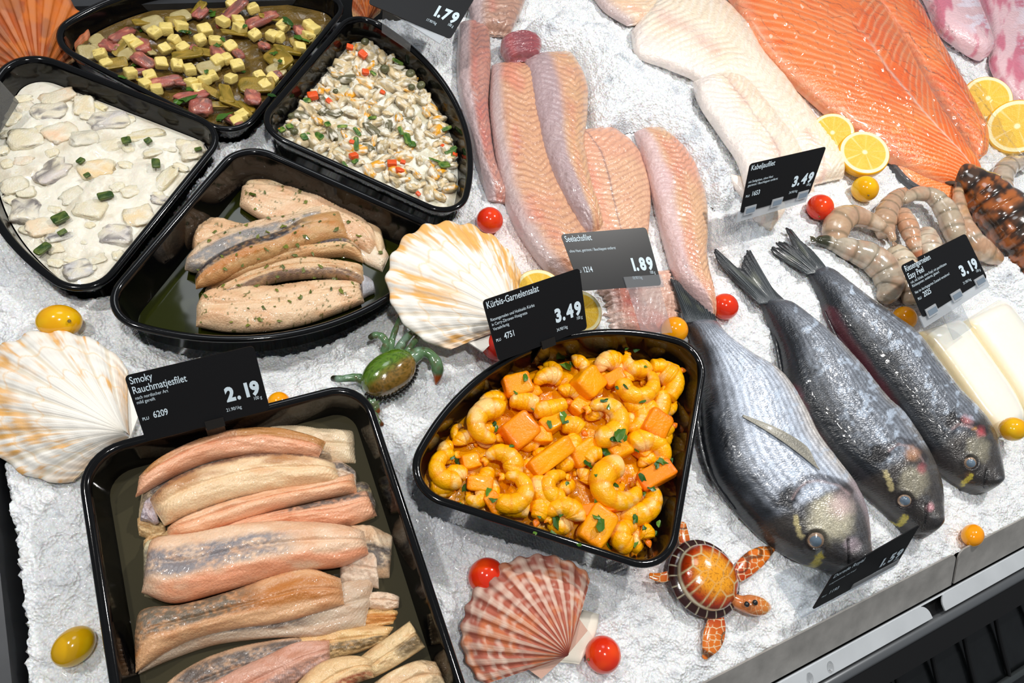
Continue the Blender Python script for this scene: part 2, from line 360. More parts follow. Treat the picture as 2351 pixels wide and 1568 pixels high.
# melt water tinted by what lies beside it; greys paint the dish's shadow
def tint(px, py, r, c, a):
    global ic
    q = P(px, py, 0); d = np.hypot(GX - q[0], GY - q[1]); ic = mixc(ic, ic * lin(c) * 1.1, a * np.exp(-(d / r) ** 2))
for t_ in [(1230, 560, .035, (250, 205, 190), .8), (1090, 700, .03, (240, 200, 180), .5), (2225, 1250, .012, (255, 190, 150), .6), (1500, 1320, .02, (255, 225, 215), .5), (1600, 560, .05, (255, 232, 222), .6), (2100, 720, .03, (245, 220, 205), .5), (1050, 1180, .03, (190, 190, 198), .7), (1250, 1280, .03, (180, 180, 190), .6), (1800, 200, .1, (255, 240, 230), .5)]: tint(*t_)
V = np.stack([jx, jy, H], -1)
mk('crushed_ice', V, [f[::-1] for f in gf(len(xs), len(ys))], icem, col=ic, kind='stuff', label='bed of crushed ice that carries all the trays, fish and shells', cat='ice')
def zi(px, py, d=-.0015):          # ice height under a pixel
    q = P(px, py, 0); return float(ice_h(q[0], q[1])) + d
# ------------------------------------------------------------------ counter
box('floor', (-.6, -.9, -.12), (2.2, 1.4, -.10), mat('dark_well', (14, 14, 15), rough=.3), kind='structure')
box('wall_left', (-.215, -.30, -.09), (-.160, 1.0, .004), dsteel, kind='structure')
box('trim_1', (-.30, -.30, -.03), (-.2155, 1.0, -.002), mat('grey_side', (120, 128, 130), rough=.4, metal=.3, var=.15, vscale=20), kind='structure')
box('wall_back', (-.3, .725, -.09), (.385, .80, .012), dsteel, kind='structure')
box('trim_2', (-.4, .801, -.02), (.05, .86, .016), mat('pale_strip', (215, 210, 195), rough=.4), kind='structure')
def plate(name, xa, xb, ra, rb, y0, z0, y1, z1, m, th=.0016, rc=.008, **kw):
    """sheet-metal strip sloping from (y0,z0) to (y1,z1); ra/rb round the upper corners"""
    pts = []
    L_ = math.hypot(y1 - y0, z1 - z0)
    if ra:
        for t in np.linspace(0, PI / 2, 8): pts.append((xa + rc - rc * math.cos(t), rc - rc * math.sin(t)))
    else: pts.append((xa, 0))
    if rb:
        for t in np.linspace(0, PI / 2, 8): pts.append((xb - rc + rc * math.sin(t), rc - rc * math.cos(t)))
    else: pts.append((xb, 0))
    pts += [(xb, L_), (xa, L_)]
    e = np.array([0, y1 - y0, z1 - z0]) / L_; nrm = np.array([0, -e[2], e[1]]); nrm = nrm if nrm[2] > 0 else -nrm
    Tp = [np.array([p[0], y0, z0]) + e * p[1] for p in pts]; n = len(pts)
    V = Tp + [q - nrm * th for q in Tp]
    Fs = [list(range(n))[::-1], [n + i for i in range(n)]] + [[i, (i + 1) % n, n + (i + 1) % n, n + i] for i in range(n)]
    return mk(name, V, Fs, m, smooth=False, **kw)
scr = mat('scratched_steel', (176, 173, 168), rough=.45, metal=.35, var=.16, vscale=55, bump=.25, bscale=160)
xg = P(2199, 1262, .012)[0]
yt = P(2000, 1371, .010)[1]
plate('retaining_plate', -.10, xg - .001, 0, 1, yt, .010, yt - .0272, -.0180, scr, rc=.009, label='long scratched steel plate holding back the ice, left of the gap', cat='metal plate', group='steel front plates')
plate('retaining_plate', xg + .003, 1.9, 1, 0, yt, .010, yt - .0272, -.0180, scr, rc=.009, label='scratched steel plate holding back the ice, right of the gap', cat='metal plate', group='steel front plates')
xg2 = P(2150, 1398, -.02)[0]
yl = P(1900, 1508, -.02)[1]; yl2 = P(1900, 1553, -.022)[1]
plate('front_ledge', -.10, xg2 - .010, 0, 1, yl, -.018, yl2, -.020, lsteel, rc=.010, label='pale metal ledge strip below the steel plate, left of the dark gap', cat='metal strip', group='pale ledge strips')
plate('front_ledge', xg2 + .009, 1.9, 1, 0, yl, -.018, yl2, -.020, lsteel, rc=.010, label='pale metal ledge strip below the steel plate, right of the dark gap', cat='metal strip', group='pale ledge strips')
box('trim_3', (-.1, yl2 - .03, -.034), (1.9, yt - .021, -.0285), wirem, kind='structure')
box('trim_4', (-.1, yt - .0312, -.0225), (1.9, yt - .0296, -.0192), lsteel, kind='structure')
rack = thing('wire_rack', 'black wire rack with round bars in the lower right corner', 'rack', (.6, -.19, -.06))
def bar(name, a, b, r, m, parent, **kw): return tube(name, [a, (np.array(a) + b) / 2, b], [r] * 3, m, n=14, k=10, parent=parent, capr=False, **kw)
yr = P(2100, 1456, -.028)[1]
bar('front_rail', (-.1, yr, -.030), (1.9, yr, -.030), .0062, mat('rail', (132, 135, 138), rough=.25, metal=.7), rack)
bar('upper_rail', (-.1, yr - .012, -.040), (1.9, yr - .012, -.040), .0035, mat('worn_wire', (60, 62, 62), rough=.3, metal=.5, var=.5, vscale=90), rack)
bar('lower_rail', (-.1, yr - .088, -.075), (1.9, yr - .088, -.075), .004, mat('wet_rail', (90, 95, 96), rough=.15, metal=.7), rack)
for (xa, ya), (xb, yb) in [((1960, 1550), (1990, 1590)), ((2040, 1504), (2079, 1568)), ((2126, 1463), (2182, 1565)), ((2198, 1418), (2262, 1535)), ((2273, 1380), (2334, 1488)), ((2345, 1340), (2410, 1450))]:
    a = P(xa, ya, -.040); x = a[0]
    tube('cross_bar', [(x, yr - .010, -.039), (x, yr - .018, -.041), (x + .002, yr - .05, -.058), (x + .003, yr - .088, -.0745)], [.0026] * 4, wirem, n=20, k=8, parent=rack)
mk('well_panel', [(-.1, yr - .016, -.048), (1.9, yr - .016, -.048), (1.9, yr - .13, -.095), (-.1, yr - .13, -.095)], [[0, 3, 2, 1]], mat('well_black', (12, 14, 15), rough=.22, var=.3, vscale=60, bump=.1, bscale=200), parent=rack)
for q in [(1907, 1530), (1860, 1556)]:
    w = P(*q, -.018); blob('water_drop', w, (.0045, .003, .0016), mat('water', (255, 255, 255), rough=.02, trans=1., ior=1.33), yaw=1.1, namp=.2, label=f"clear water drop on the pale metal ledge, {'upper' if q[0] > 1900 else 'lower'} one", cat='water drop', group='water drops on the ledge')
# ------------------------------------------------------------------ price signs
TXT = {}
def text_geo(s, bold):
    cu = bpy.data.curves.new('t', 'FONT'); cu.body = s; cu.size = 1.; cu.offset = bold; cu.resolution_u = 3
    o = bpy.data.objects.new('t', cu); COL.objects.link(o); dg = bpy.context.evaluated_depsgraph_get()
    me = bpy.data.meshes.new_from_object(o.evaluated_get(dg)); V = np.array([v.co[:] for v in me.vertices]); Fs = [list(p.vertices) for p in me.polygons]
    bpy.data.objects.remove(o); bpy.data.curves.remove(cu); bpy.data.meshes.remove(me); return V, Fs
CW, CH = 86., 50.
def sign(label, quad, zb, zt, title, sub, plu, price, kg, m=blackm, hold='clip', dzr=0., notch=False):
    tlq, trq, brq, blq = quad
    Q = [P(*tlq, zt), P(*trq, zt + dzr), P(*brq, zb + dzr), P(*blq, zb)]
    pn = np.cross(Q[1] - Q[2], Q[3] - Q[2]); ray = Q[0] - CAM; Q[0] = CAM + ray * ((Q[2] - CAM) @ pn) / (ray @ pn)      # keep the card flat
    def at(x, y, h=0.):          # card millimetres from the lower left, h off the face
        s, t = x / CW, y / CH; p = (Q[3] * (1 - s) + Q[2] * s) * (1 - t) + (Q[0] * (1 - s) + Q[1] * s) * t
        return p + nrm * h
    nrm = np.cross(Q[2] - Q[3], Q[0] - Q[3]); nrm /= np.linalg.norm(nrm)
    if nrm @ (CAM - Q[3]) < 0: nrm = -nrm
    root = thing('price_sign', label, 'price sign', at(CW / 2, 0))
    pts = []; r = 3.2
    for cx, cy, a in ((r, r, PI), (CW - r, r, 1.5 * PI), (CW - r, CH - r, 0), (r, CH - r, .5 * PI)):
        for t in np.linspace(0, PI / 2, 8): pts.append((cx + r * math.cos(a + t), cy + r * math.sin(a + t)))
    if notch: pts = pts[:-8] + [(22, CH), (21, CH - 3), (18.5, CH - 4), (16, CH - 3), (15, CH)] + pts[-8:]
    n = len(pts); V = [at(x, y, .0003) for x, y in pts] + [at(x, y, -.0005) for x, y in pts]
    mk('card', V, [list(range(n)), [n + i for i in range(n)][::-1]] + [[i, n + i, n + (i + 1) % n, (i + 1) % n] for i in range(n)], m, parent=root, smooth=False)
    def write(name, items):
        Vs, Fa, k = [], [], 0
        for s, x, y, size, ws, bold, right in items:
            g, f = text_geo(s, bold)
            if not len(g): continue
            w = (g[:, 0].max() - g[:, 0].min()) * size * ws; x0 = x - w if right else x
            for q in g: Vs.append(at(x0 + (q[0] - g[:, 0].min()) * size * ws, y + q[1] * size, .0006))
            Fa += [[i + k for i in ff] for ff in f]; k += len(g)
        if Vs: mk(name, Vs, Fa, ink, parent=root, smooth=False)
    write('product_name', [(s, 2.2, 43.2 - 7.2 * i - (0 if len(title) > 1 else .4), 7.6, .70, .008, False) for i, s in enumerate(title)])
    write('description', [(s, 2.2, y, 3.5, .74, .0, False) for s, y in sub]); write('unit_price', [(kg, 67, 6.6, 3.7, .74, .0, True), ('100 g', 82.5, 10.2, 3.7, .74, .0, True)])
    
    x_ = 82.5; it = []
    for ch in price[::-1]: wd = {'.': 4.2, '1': 5.6}.get(ch, 7.7); it.append((ch, x_ if ch != '.' else x_ - .7, 14.2, 14.4, .86 if ch != '.' else .80, .050, True)); x_ -= wd
    write('price', it); write('article_number', [('PLU' if plu else '', 2.4, 15.6, 3.2, .8, .01, False), (plu, 9.6, 15.6, 6.8, .72, .014, False)])
    if hold == 'clip':
        for a, b_, z in ((40, 53, 1),):
            V = [at(40, 3.5, .0016), at(53, 3.5, .0016), at(53, -3, .0018), at(40, -3, .0018), at(40, 3.5, .0006), at(53, 3.5, .0006), at(53, -3, -.0002), at(40, -3, -.0002)]
            mk('clip', V, [[0, 3, 2, 1], [4, 5, 6, 7], [0, 1, 5, 4], [1, 2, 6, 5], [2, 3, 7, 6], [3, 0, 4, 7]], smoke, parent=root, smooth=False)
        d = at(46, -2); e1 = (at(53, -2) - at(40, -2)) / 2
        a_, b_ = d - e1, d + e1; dn = np.array([0, 0, -.030])
        V = [a_, b_, b_ + dn, a_ + dn]; back = np.array([0, .0012, 0]); V = V + [v + back for v in V]
        mk('clip_stem', V, [[0, 3, 2, 1], [4, 5, 6, 7], [0, 1, 5, 4], [1, 2, 6, 5], [2, 3, 7, 6], [3, 0, 4, 7]], smoke, parent=root, smooth=False)
    if hold in ('block', 'rail'):
        x0, x1_ = (47, 88) if hold == 'block' else (36, 84)
        def bx(n_, xa, xb, ya, yb, h0, h1, m_=acry):
            V = [at(xa, ya, h1), at(xb, ya, h1), at(xb, yb, h1), at(xa, yb, h1), at(xa, ya, h0), at(xb, ya, h0), at(xb, yb, h0), at(xa, yb, h0)]
            mk(n_, V, [[0, 1, 2, 3], [7, 6, 5, 4], [0, 4, 5, 1], [1, 5, 6, 2], [2, 6, 7, 3], [3, 7, 4, 0]], m_, parent=root, smooth=False)
        bx('clamp', x0, x1_, -1.5, 9, .0007, .0016); bx('clamp_back', x0, x1_, -1.5, 9, -.0016, -.0008)
        if hold == 'block': bx('stand', x0 + 2, x1_ - 4, -40, -1.5, -.0012, -.0002)
    if hold == 'tabs':
        V, Fs = [], []
        def bx2(n_, xa, xb, ya, yb, h0, h1, m_):
            V = [at(xa, ya, h1), at(xb, ya, h1), at(xb, yb, h1), at(xa, yb, h1), at(xa, ya, h0), at(xb, ya, h0), at(xb, yb, h0), at(xa, yb, h0)]
            mk(n_, V, [[0, 1, 2, 3], [7, 6, 5, 4], [0, 4, 5, 1], [1, 5, 6, 2], [2, 6, 7, 3], [3, 7, 4, 0]], m_, parent=root, smooth=False)
        fr = clearmat('frosted_acrylic', (222, 226, 230), .42, .3) if 'fr' not in TXT else TXT['fr']; TXT['fr'] = fr
        bx2('holder', -2, 86, -9, 2, -.0022, -.0008, fr)
        bx2('stem', 22, 46, -34, -9, -.0022, -.0008, acry)
        for x in (4, 36.5, 69): bx2('tab', x, x + 13, -3, 5.5, .0008, .0018, fr); bx2('tab_slot', x + 1.5, x + 12, -1.5, 3.5, .0019, .0021, TXT.setdefault('slot', mat('tab_grey', (120, 134, 148), rough=.2)))
    return root, at
sign('black price sign reading Smoky Rauchmatjesfilet 2.19 on the rectangular tray', [(285, 863), (582, 793), (620, 940), (335, 1013)], .062, .098,
     ['Smoky', 'Rauchmatjesfilet'], [('nach nordischer Art', 31.6), ('mild gereift', 28.2)], '6209', '2.19', '21.90/1kg')
sign('black price sign reading Kürbis-Garnelensalat 3.49 on the shrimp dish', [(1107, 690), (1330, 615), (1348, 755), (1145, 830)], .074, .108,
     ['Kürbis-Garnelensalat'], [('Riesengarnelen und Hokkaido Kürbis', 32.4), ('in Curry-Zitronen-Vinaigrette', 28.6), ('Verzehrfertig', 24.8)], '4751', '3.49', '34.90/1kg')
sign('grey-lit price sign reading Seelachsfilet 1.89 before the pink fillets', [(1287, 538), (1483, 522), (1519, 655), (1335, 668)], .070, .088,
     ['Seelachsfilet'], [('ohne Haut, getrimmt / Bauchlappen entfernt', 33.5)], '1214', '1.89', '18.90/1kg', m=glarecard, hold='block')
sign('black price sign reading Kabeljaufilet 3.49 before the white cod fillets', [(1722, 376), (1897, 336), (1858, 445), (1699, 490)], .055, .092,
     ['Kabeljaufilet'], [('mit Stehgräten, ohne Haut', 30.0), ('getrimmt / Bauchlappen entfernt', 26.4)], '1653', '3.49', '34.90/1kg', hold='tabs')
sign('black price sign reading Riesengarnelen Easy Peel 3.19 before the raw prawns', [(2068, 610), (2216, 536), (2266, 638), (2119, 729)], .055, .080,
     ['Riesengarnelen', 'Easy Peel'], [('roh, mit Schale, ohne Kopf, mit geschlitztem', 31.6), ('Rückenpanzer, entdarmt, glasiert', 28.2), ('Nur im durchgegarten Zustand verzehren!', 21.8)], '2025', '3.19', '31.90/1kg', hold='tabs', notch=True)
rt_, at_ = sign('black price sign reading Dorade Royal 1.59 beside the steel front plate', [(1913, 1318), (2112, 1204), (2058, 1296), (1864, 1400)], .034, .074,
     ['Dorade Royal'], [('ausgenommen, mit Kopf', 33.5)], '1193', '1.59', '15.90/1kg', hold='rail')
bp = [P(1776, 1320, .006), P(1840, 1420, .006), P(2020, 1322, .010), P(1960, 1240, .006)]
prism('base_plate', [(p[0], p[1]) for p in bp], .005, .0065, acry, parent=rt_)
a_, b_ = P(1908, 1385, .012), P(2016, 1326, .012)
V = [P(1840, 1420, .0065), P(2020, 1322, .0065), at_(84, -1.5, .0012), at_(36, -1.5, .0012)]; V += [v + np.array([0, .0014, 0]) for v in V]
mk('bent_flap', V, [[0, 1, 2, 3], [7, 6, 5, 4], [0, 4, 5, 1], [1, 5, 6, 2], [2, 6, 7, 3], [3, 7, 4, 0]], acry, parent=rt_, smooth=False)
# leaning sign at the top edge
r179, a179 = sign('black price sign reading 1.79 leaning over the mussel salad dish, top edge', [(893, -88), (1098, -18), (1034, 90), (845, 8)], .064, .080, [], [], '', '1.79', '17.90/1kg', hold='none')
V = [P(872, 12, .062), P(1010, 100, .062), P(1034, 70, .066), P(900, -10, .066)]; V += [v - np.array([0, 0, .0012]) for v in V]
mk('holder_lip', V, [[0, 1, 2, 3], [7, 6, 5, 4], [0, 4, 5, 1], [1, 5, 6, 2], [2, 6, 7, 3], [3, 7, 4, 0]], TXT['fr'], parent=r179, smooth=False)
V = [P(880, 20, .055), P(950, 65, .055), P(941, 118, .03), P(877, 75, .03)]; V += [v + np.array([0, .0012, 0]) for v in V]
mk('holder_flap', V, [[0, 1, 2, 3], [7, 6, 5, 4], [0, 4, 5, 1], [1, 5, 6, 2], [2, 6, 7, 3], [3, 7, 4, 0]], acry, parent=r179, smooth=False)
# clear holder corner at the left picture edge, on the cream dish
V = [P(-60, 250, .05), P(0, 185, .05), P(42, 232, .03), P(0, 300, .02), P(-60, 320, .02)]; V += [v - np.array([0, .001, .001]) for v in V]
mk('sign_holder', V, [[0, 1, 2, 3, 4], [9, 8, 7, 6, 5]] + [[i, 5 + i, 5 + (i + 1) % 5, (i + 1) % 5] for i in range(5)], clearmat('grey_acrylic', (190, 190, 188), .22, .1), smooth=False, label='corner of a clear plastic sign holder on the creamy herring dish', cat='sign holder')
# ------------------------------------------------------------------ tomatoes
def tomato(px, py, r, label, group, c1, c2, z=None, asp=(1., 1., .94), yaw=0., scar=None):
    zz = zi(px, py) if z is None else z
    W = P(px, py, zz + .012)
    for _ in range(3): R = wr(r, W); W = P(px, py, zz + R * .9)
    root = thing('cherry_tomato', label, 'tomato', (W[0], W[1], W[2] - R * asp[2]), group)
    a, b = lin(c1), lin(c2)
    blob('fruit', W, (R * asp[0], R * asp[1], R * asp[2]), tomm, yaw=yaw, namp=.025, nfr=.8, nu=26, nv=40, parent=root, colf=lambda x, y, z, s: mixc(a, b, sm(.35, .7, fbm(x * 1.3 + s, y * 1.3, z * 1.3, 2))))
    if scar:
        d = P(scar[0], scar[1], W[2]) - W; ray = P(scar[0], scar[1], 0) - CAM; ray /= np.linalg.norm(ray); oc = CAM - W; bq = oc @ ray; disc = bq * bq - (oc @ oc - R * R)
        if disc > 0:
            q = CAM + ray * (-bq - math.sqrt(disc)); blob('stem_scar', q, (R * .09, R * .09, R * .05), mat('scar', (120, 96, 40), rough=.6), nu=6, nv=10, parent=root)
    return root
RG, YG = 'red cherry tomatoes on the ice', 'yellow cherry tomatoes on the ice'
red = ((222, 48, 20), (238, 72, 18)); yel = ((232, 168, 6), (236, 186, 16)); ora = ((250, 156, 6), (252, 170, 14))
tomato(1124, 506, 31, 'red cherry tomato above the central white shell', RG, *red)
tomato(1116, 1322, 43, 'red cherry tomato tucked behind the pink striped shell', RG, *red, asp=(1.0, .93, .92), yaw=.3)
tomato(1385, 1503, 41, 'red cherry tomato right of the pink striped shell tip', RG, *red, scar=(1352, 1514))
tomato(1664, 704, 31, 'red cherry tomato beside the tip of the pink fillet', RG, *red)
tomato(1883, 476, 30, 'red cherry tomato next to the cod price sign', RG, *red, scar=(1881, 497))
tomato(1142, 792, 37, 'red cherry tomato half hidden behind the shrimp salad sign', RG, (205, 40, 30), (220, 60, 40))
tomato(136, 738, 47, 'yellow cherry tomato behind the large left shell', YG, *yel, asp=(1.0, .82, .8), yaw=-.2, scar=(159, 737))
tomato(169, 1484, 45, 'yellow cherry tomato alone on ice left of the rectangular tray', YG, (214, 164, 8), (224, 182, 18), asp=(1.05, .9, .9), yaw=.5)
tomato(1986, 434, 30, 'yellow cherry tomato below the round lemon slice', YG, *yel, scar=(1994, 448))
tomato(2077, 730, 26, 'orange yellow cherry tomato left of the prawn price sign', YG, *ora, asp=(.95, 1.05, 1.0))
tomato(2326, 985, 30, 'yellow cherry tomato on the white squid by the right edge', YG, *yel, asp=(1.05, .9, .9), z=.016)
tomato(2233, 1229, 25, 'orange cherry tomato behind the steel front plate', YG, *ora, asp=(1.15, .9, .9), yaw=.4)
tomato(1549, 757, 31, 'orange cherry tomato behind the rim of the shrimp dish', YG, *ora)
tomato(640, 925, 26, 'orange cherry tomato barely visible behind the rectangular tray', YG, *ora)
# ------------------------------------------------------------------ lemon slices
peelm = mat('lemon_peel', (240, 178, 10), rough=.35, bump=.4, bscale=900, bdist=.0006, coat=.2)
lemm = mat('lemon_flesh', vc=True, rough=.35, spec=.35, coat=.12, bump=.9, bscale=600, bdist=.0008, sss=.3)
def lemon(px, py, rx, label, tiltv, z, th=.006, squash=1.):
    W = P(px, py, z); R = wr(rx, W); V_ = CAM - W; V_ /= np.linalg.norm(V_); n = np.array([0, 0, 1.]) * (1 - tiltv[0]) + V_ * tiltv[0] + np.array([tiltv[1], tiltv[2], 0]); n /= np.linalg.norm(n)
    a = np.cross(n, [0, 1, 0]); a /= np.linalg.norm(a); b = np.cross(n, a)
    root = thing('lemon_slice', label, 'lemon slice', W - n * th, 'lemon slices')
    ks = 72; ang = np.linspace(0, 2 * PI, ks, endpoint=False)
    def ring(r, h): return W + (a * np.cos(ang)[:, None] * r + b * np.sin(ang)[:, None] * r * squash) + n * h
    rr = [(.90, 0), (.95, .0004), (.985, -.0006), (1., -.0022), (1.0, -th + .001), (.97, -th), (.2, -th)]
    V = np.concatenate([ring(R * r, h) for r, h in rr]); mk('peel', V, gf(len(rr), ks, cv=True), peelm, parent=root)
    rs = np.linspace(0.001, .95, 26); V = np.concatenate([ring(R * r, .0006 + .0003 * (r < .84)) for r in rs]); U = np.repeat(rs, ks); A = np.tile(ang, len(rs))
    seg = np.abs(((A / (2 * PI) * 9 + .08 * np.sin(A * 2)) % 1) - .5) * 2
    pith = sm(.80, .83, U); wall = sm(.86, .97, seg) * sm(.05, .3, U) * .45; core = 1 - sm(.06, .13, U)
    c = mixc(lin((226, 178, 34)), lin((238, 200, 70)), fbm(A * 12, U * 5, 1, 3)); c = mixc(c, lin((252, 240, 190)), np.clip(pith + wall + core, 0, 1))
    mk('flesh', V, gf(len(rs), ks, cv=True), lemm, parent=root, col=c)
lemon(1911, 305, 49, 'lemon slice left and half under another beside the salmon', (.45, -.1, .05), .022, th=.008)
lemon(1985, 350, 57, 'round lemon slice facing up between salmon and cod', (.62, .22, .16), .030, th=.010)
lemon(2268, 226, 55, 'lemon slice right of the salmon, upper of the pair', (.45, 0, 0), .022, th=.014)
lemon(2335, 290, 62, 'lemon slice right of the salmon, lower of the pair', (.60, -.1, 0), .030, th=.012)
lemon(1237, 672, 60, 'lemon slice peeping above the shrimp salad price sign', (.45, 0, .1), .014)
lemon(1333, 716, 52, 'lemon slice peeping right of the shrimp salad price sign', (.5, .1, 0), .010)
# ------------------------------------------------------------------ sauces filling the dishes
def fill(name, key, z, ins, m, amp, fr, cfn, label, cat, seed=0., kind='stuff', n=150, edgez=.0):
    o = inset(OUT[key], ins); base = OUT[key]; cx, cy = o[:, 0].mean(), o[:, 1].mean(); K = 46
    rim = base[:, 2].mean(); tilt = (base[:, 2] - rim)
    s = np.linspace(0.02, 1, K)[:, None]; X = cx + (o[:, 0] - cx) * s; Y = cy + (o[:, 1] - cy) * s; Z = z + tilt * s
    Z = Z + amp * (fbm(X * fr, Y * fr, seed, 4) - .5) * 2 * (1 - s ** 8) + edgez * s ** 6
    V = np.stack([X, Y, Z], -1); c = cfn(X, Y)
    f = gf(K, len(o), cv=True); f.append(list(range(len(o))))
    return mk(name, V, f, m, col=c, kind=kind, label=label, cat=cat)
sauce = mat('cream', vc=True, rough=.22, spec=.5, coat=.4, bump=.45, bscale=260, bdist=.0022, sss=.3, sssr=.004)
fill('cream_sauce', 'D', .0095, .0112, sauce, .0038, 60, lambda X, Y: mixc(lin((240, 234, 218)), lin((222, 212, 190)), sm(.45, .75, fbm(X * 70, Y * 70, 3))), 'white cream sauce of the herring salad in the left dish', 'sauce', 2., edgez=-.003)
fill('cream_sauce', 'C', .0105, .0112, sauce, .0050, 120, lambda X, Y: mixc(mixc(lin((240, 236, 222)), lin((206, 200, 172)), sm(.45, .72, fbm(X * 110, Y * 110, 5))), lin((232, 196, 130)), .6 * sm(.6, .8, fbm(X * 45, Y * 45, 8))), 'white cream sauce of the mussel salad in the right dish', 'sauce', 5., edgez=-.003)
fill('pickle_dressing', 'B', .0060, .0118, mat('dressing', vc=True, rough=.12, spec=.6, coat=.5, bump=.5, bscale=200, bdist=.003), .004, 90, lambda X, Y: mixc(lin((78, 62, 26)), lin((124, 98, 48)), fbm(X * 90, Y * 90, 5)), 'dark oily dressing under the potato and pickle salad', 'dressing', 7.)
fill('curry_vinaigrette', 'K', .0335, .0112, mat('curry', vc=True, rough=.16, spec=.5, coat=.25, bump=.5, bscale=240, bdist=.003, sss=.2), .005, 80, lambda X, Y: mixc(lin((246, 168, 4)), lin((232, 136, 2)), sm(.4, .7, fbm(X * 60, Y * 60, 2))), 'yellow curry vinaigrette pooled under the shrimp and pumpkin', 'sauce', 9., edgez=-.006)
fill('herb_oil', 'A', -.004, .0128, oilm, .0002, 20, lambda X, Y: np.ones(X.shape + (3,)) * .5, 'thin green herb oil on the bottom of the pale fillet dish', 'oil', 1.)
fill('brine', 'T', .0190, .0118, brinem, .0002, 20, lambda X, Y: np.ones(X.shape + (3,)) * .5, 'murky olive brine around the smoked herring fillets', 'brine', 1.)

INS = {k: inset(OUT[k], {'K': .0120}.get(k, .0122)) for k in OUT}
def push(key, W, r):
    """shift that keeps points W (n,3) with radii r inside the dish wall"""
    o = INS[key][:, :2]; W = np.atleast_2d(W); r = np.broadcast_to(r, (len(W),)); sh = np.zeros(2)
    for _ in range(8):
        worst, best = 0, None
        for w, rr in zip(W, r):
            p = w[:2] + sh; a, b = o, np.roll(o, -1, 0); ab = b - a; t = np.clip(((p - a) * ab).sum(1) / (ab ** 2).sum(1), 0, 1); q = a + ab * t[:, None]; d = np.linalg.norm(q - p, axis=1); i = int(d.argmin())
            ins_ = inpoly(np.array([p[0]]), np.array([p[1]]), o)[0]; sd = d[i] if ins_ else -d[i]
            if rr - sd > worst: worst = rr - sd; n = (p - q[i]) / max(d[i], 1e-6) * (1 if ins_ else -1); best = n * (rr - sd)
        if best is None or worst < 2e-4: break
        sh = sh + best
    return np.array([sh[0], sh[1], 0])
def scatter(poly, n, dmin, tries=9000):
    poly = np.array(poly, float); lo, hi = poly.min(0), poly.max(0); out = []
    for _ in range(tries):
        p = rng.uniform(lo, hi)
        if not inpoly(np.array([p[0]]), np.array([p[1]]), poly)[0]: continue
        if all((p[0] - q[0]) ** 2 + (p[1] - q[1]) ** 2 > dmin ** 2 for q in out): out.append(tuple(p))
        if len(out) >= n: break
    return out
# ------------------------------------------------------------------ shrimp and pumpkin salad
yA, yB, yP = lin((255, 190, 4)), lin((250, 158, 2)), lin((252, 206, 130))
def shcol(sd):
    def f(U, A, px, py):
        c = mixc(yA, yB, fbm(px * .05 + sd, py * .05, sd, 3)); p = sm(.56, .68, fbm(px * .045 + sd * 3, py * .045, sd + 4, 3)); c = mixc(c, yP, p * .85)
        return mixc(c, lin((222, 110, 10)), .4 * (np.abs(np.cos(U * 5 * PI)) ** 40))
    return f
SH = []
def arc_shrimp(cx, cy, R, op, sweep=255, tr=None, z=.047, flat=.92, tail=True, kind=0):
    """curled peeled shrimp: outer radius R px, opening towards op degrees (0 right, 90 down)"""
    tr = tr or R * .40; rc = R - tr; g = (360 - sweep) / 2; sgn = 1 if (int(cx) % 2) else -1
    a = [math.radians(op + sgn * (g + sweep * t)) for t in np.linspace(0, 1, 9)]
    pts = [(cx + rc * math.cos(q), cy + rc * math.sin(q) * .92) for q in a]; rr = [tr * k for k in (.90, 1.06, 1.08, 1.02, .95, .88, .78, .62, .40)]
    z -= .004; W = PP(pts, [z + .003 * math.sin(t * PI) for t in np.linspace(0, 1, 9)]); sd = rng.uniform(0, 50); W = W + push('K', W, [wr(r, w) for r, w in zip(rr, W)])
    root = thing('curry_shrimp', '', 'shrimp', W.mean(0) - [0, 0, .008], 'peeled shrimp in the yellow salad')
    tube('shrimp_body', W, [wr(r, w) for r, w in zip(rr, W)], shrimpm, n=54, k=18, flat=flat, parent=root, colf=shcol(sd), seg=5, segd=.05)
    e, d = W[-1], W[-1] - W[-2]; d /= np.linalg.norm(d); s = np.cross(d, [0, 0, 1]); L_ = wr(tr * .75, e)
    if tail:
        for q in (-.5, .5):
            t_ = e + d * L_ * .9 + s * q * L_; tube('tail_fin', [e, (e + t_) / 2, t_], [L_ * .38, L_ * .36, L_ * .12], shrimpm, n=10, k=8, flat=.5, parent=root, colf=lambda U, A, px, py: mixc(np.broadcast_to(yA, U.shape + (3,)), lin((232, 104, 10)), U))
    SH.append((root, (cx, cy))); return root
def bar_shrimp(pts, rr, z=.048):
    z -= .004; W = PP(pts, z); W = W + push('K', W, [wr(r, w) for r, w in zip(rr, W)]); sd = rng.uniform(0, 50); root = thing('curry_shrimp', '', 'shrimp', W.mean(0) - [0, 0, .008], 'peeled shrimp in the yellow salad')
    tube('shrimp_body', W, [wr(r, w) for r, w in zip(rr, W)], shrimpm, n=44, k=18, flat=.9, parent=root, colf=shcol(sd), seg=4, segd=.04)
    e, d = W[-1], W[-1] - W[-2]; d /= np.linalg.norm(d); tube('tail_fin', [e, e + d * .003, e + d * .007], [.0028, .003, .0012], shrimpm, n=10, k=8, flat=.5, parent=root, colf=lambda U, A, px, py: np.broadcast_to(lin((232, 120, 16)), U.shape + (3,)))
    SH.append((root, pts[len(pts) // 2]))
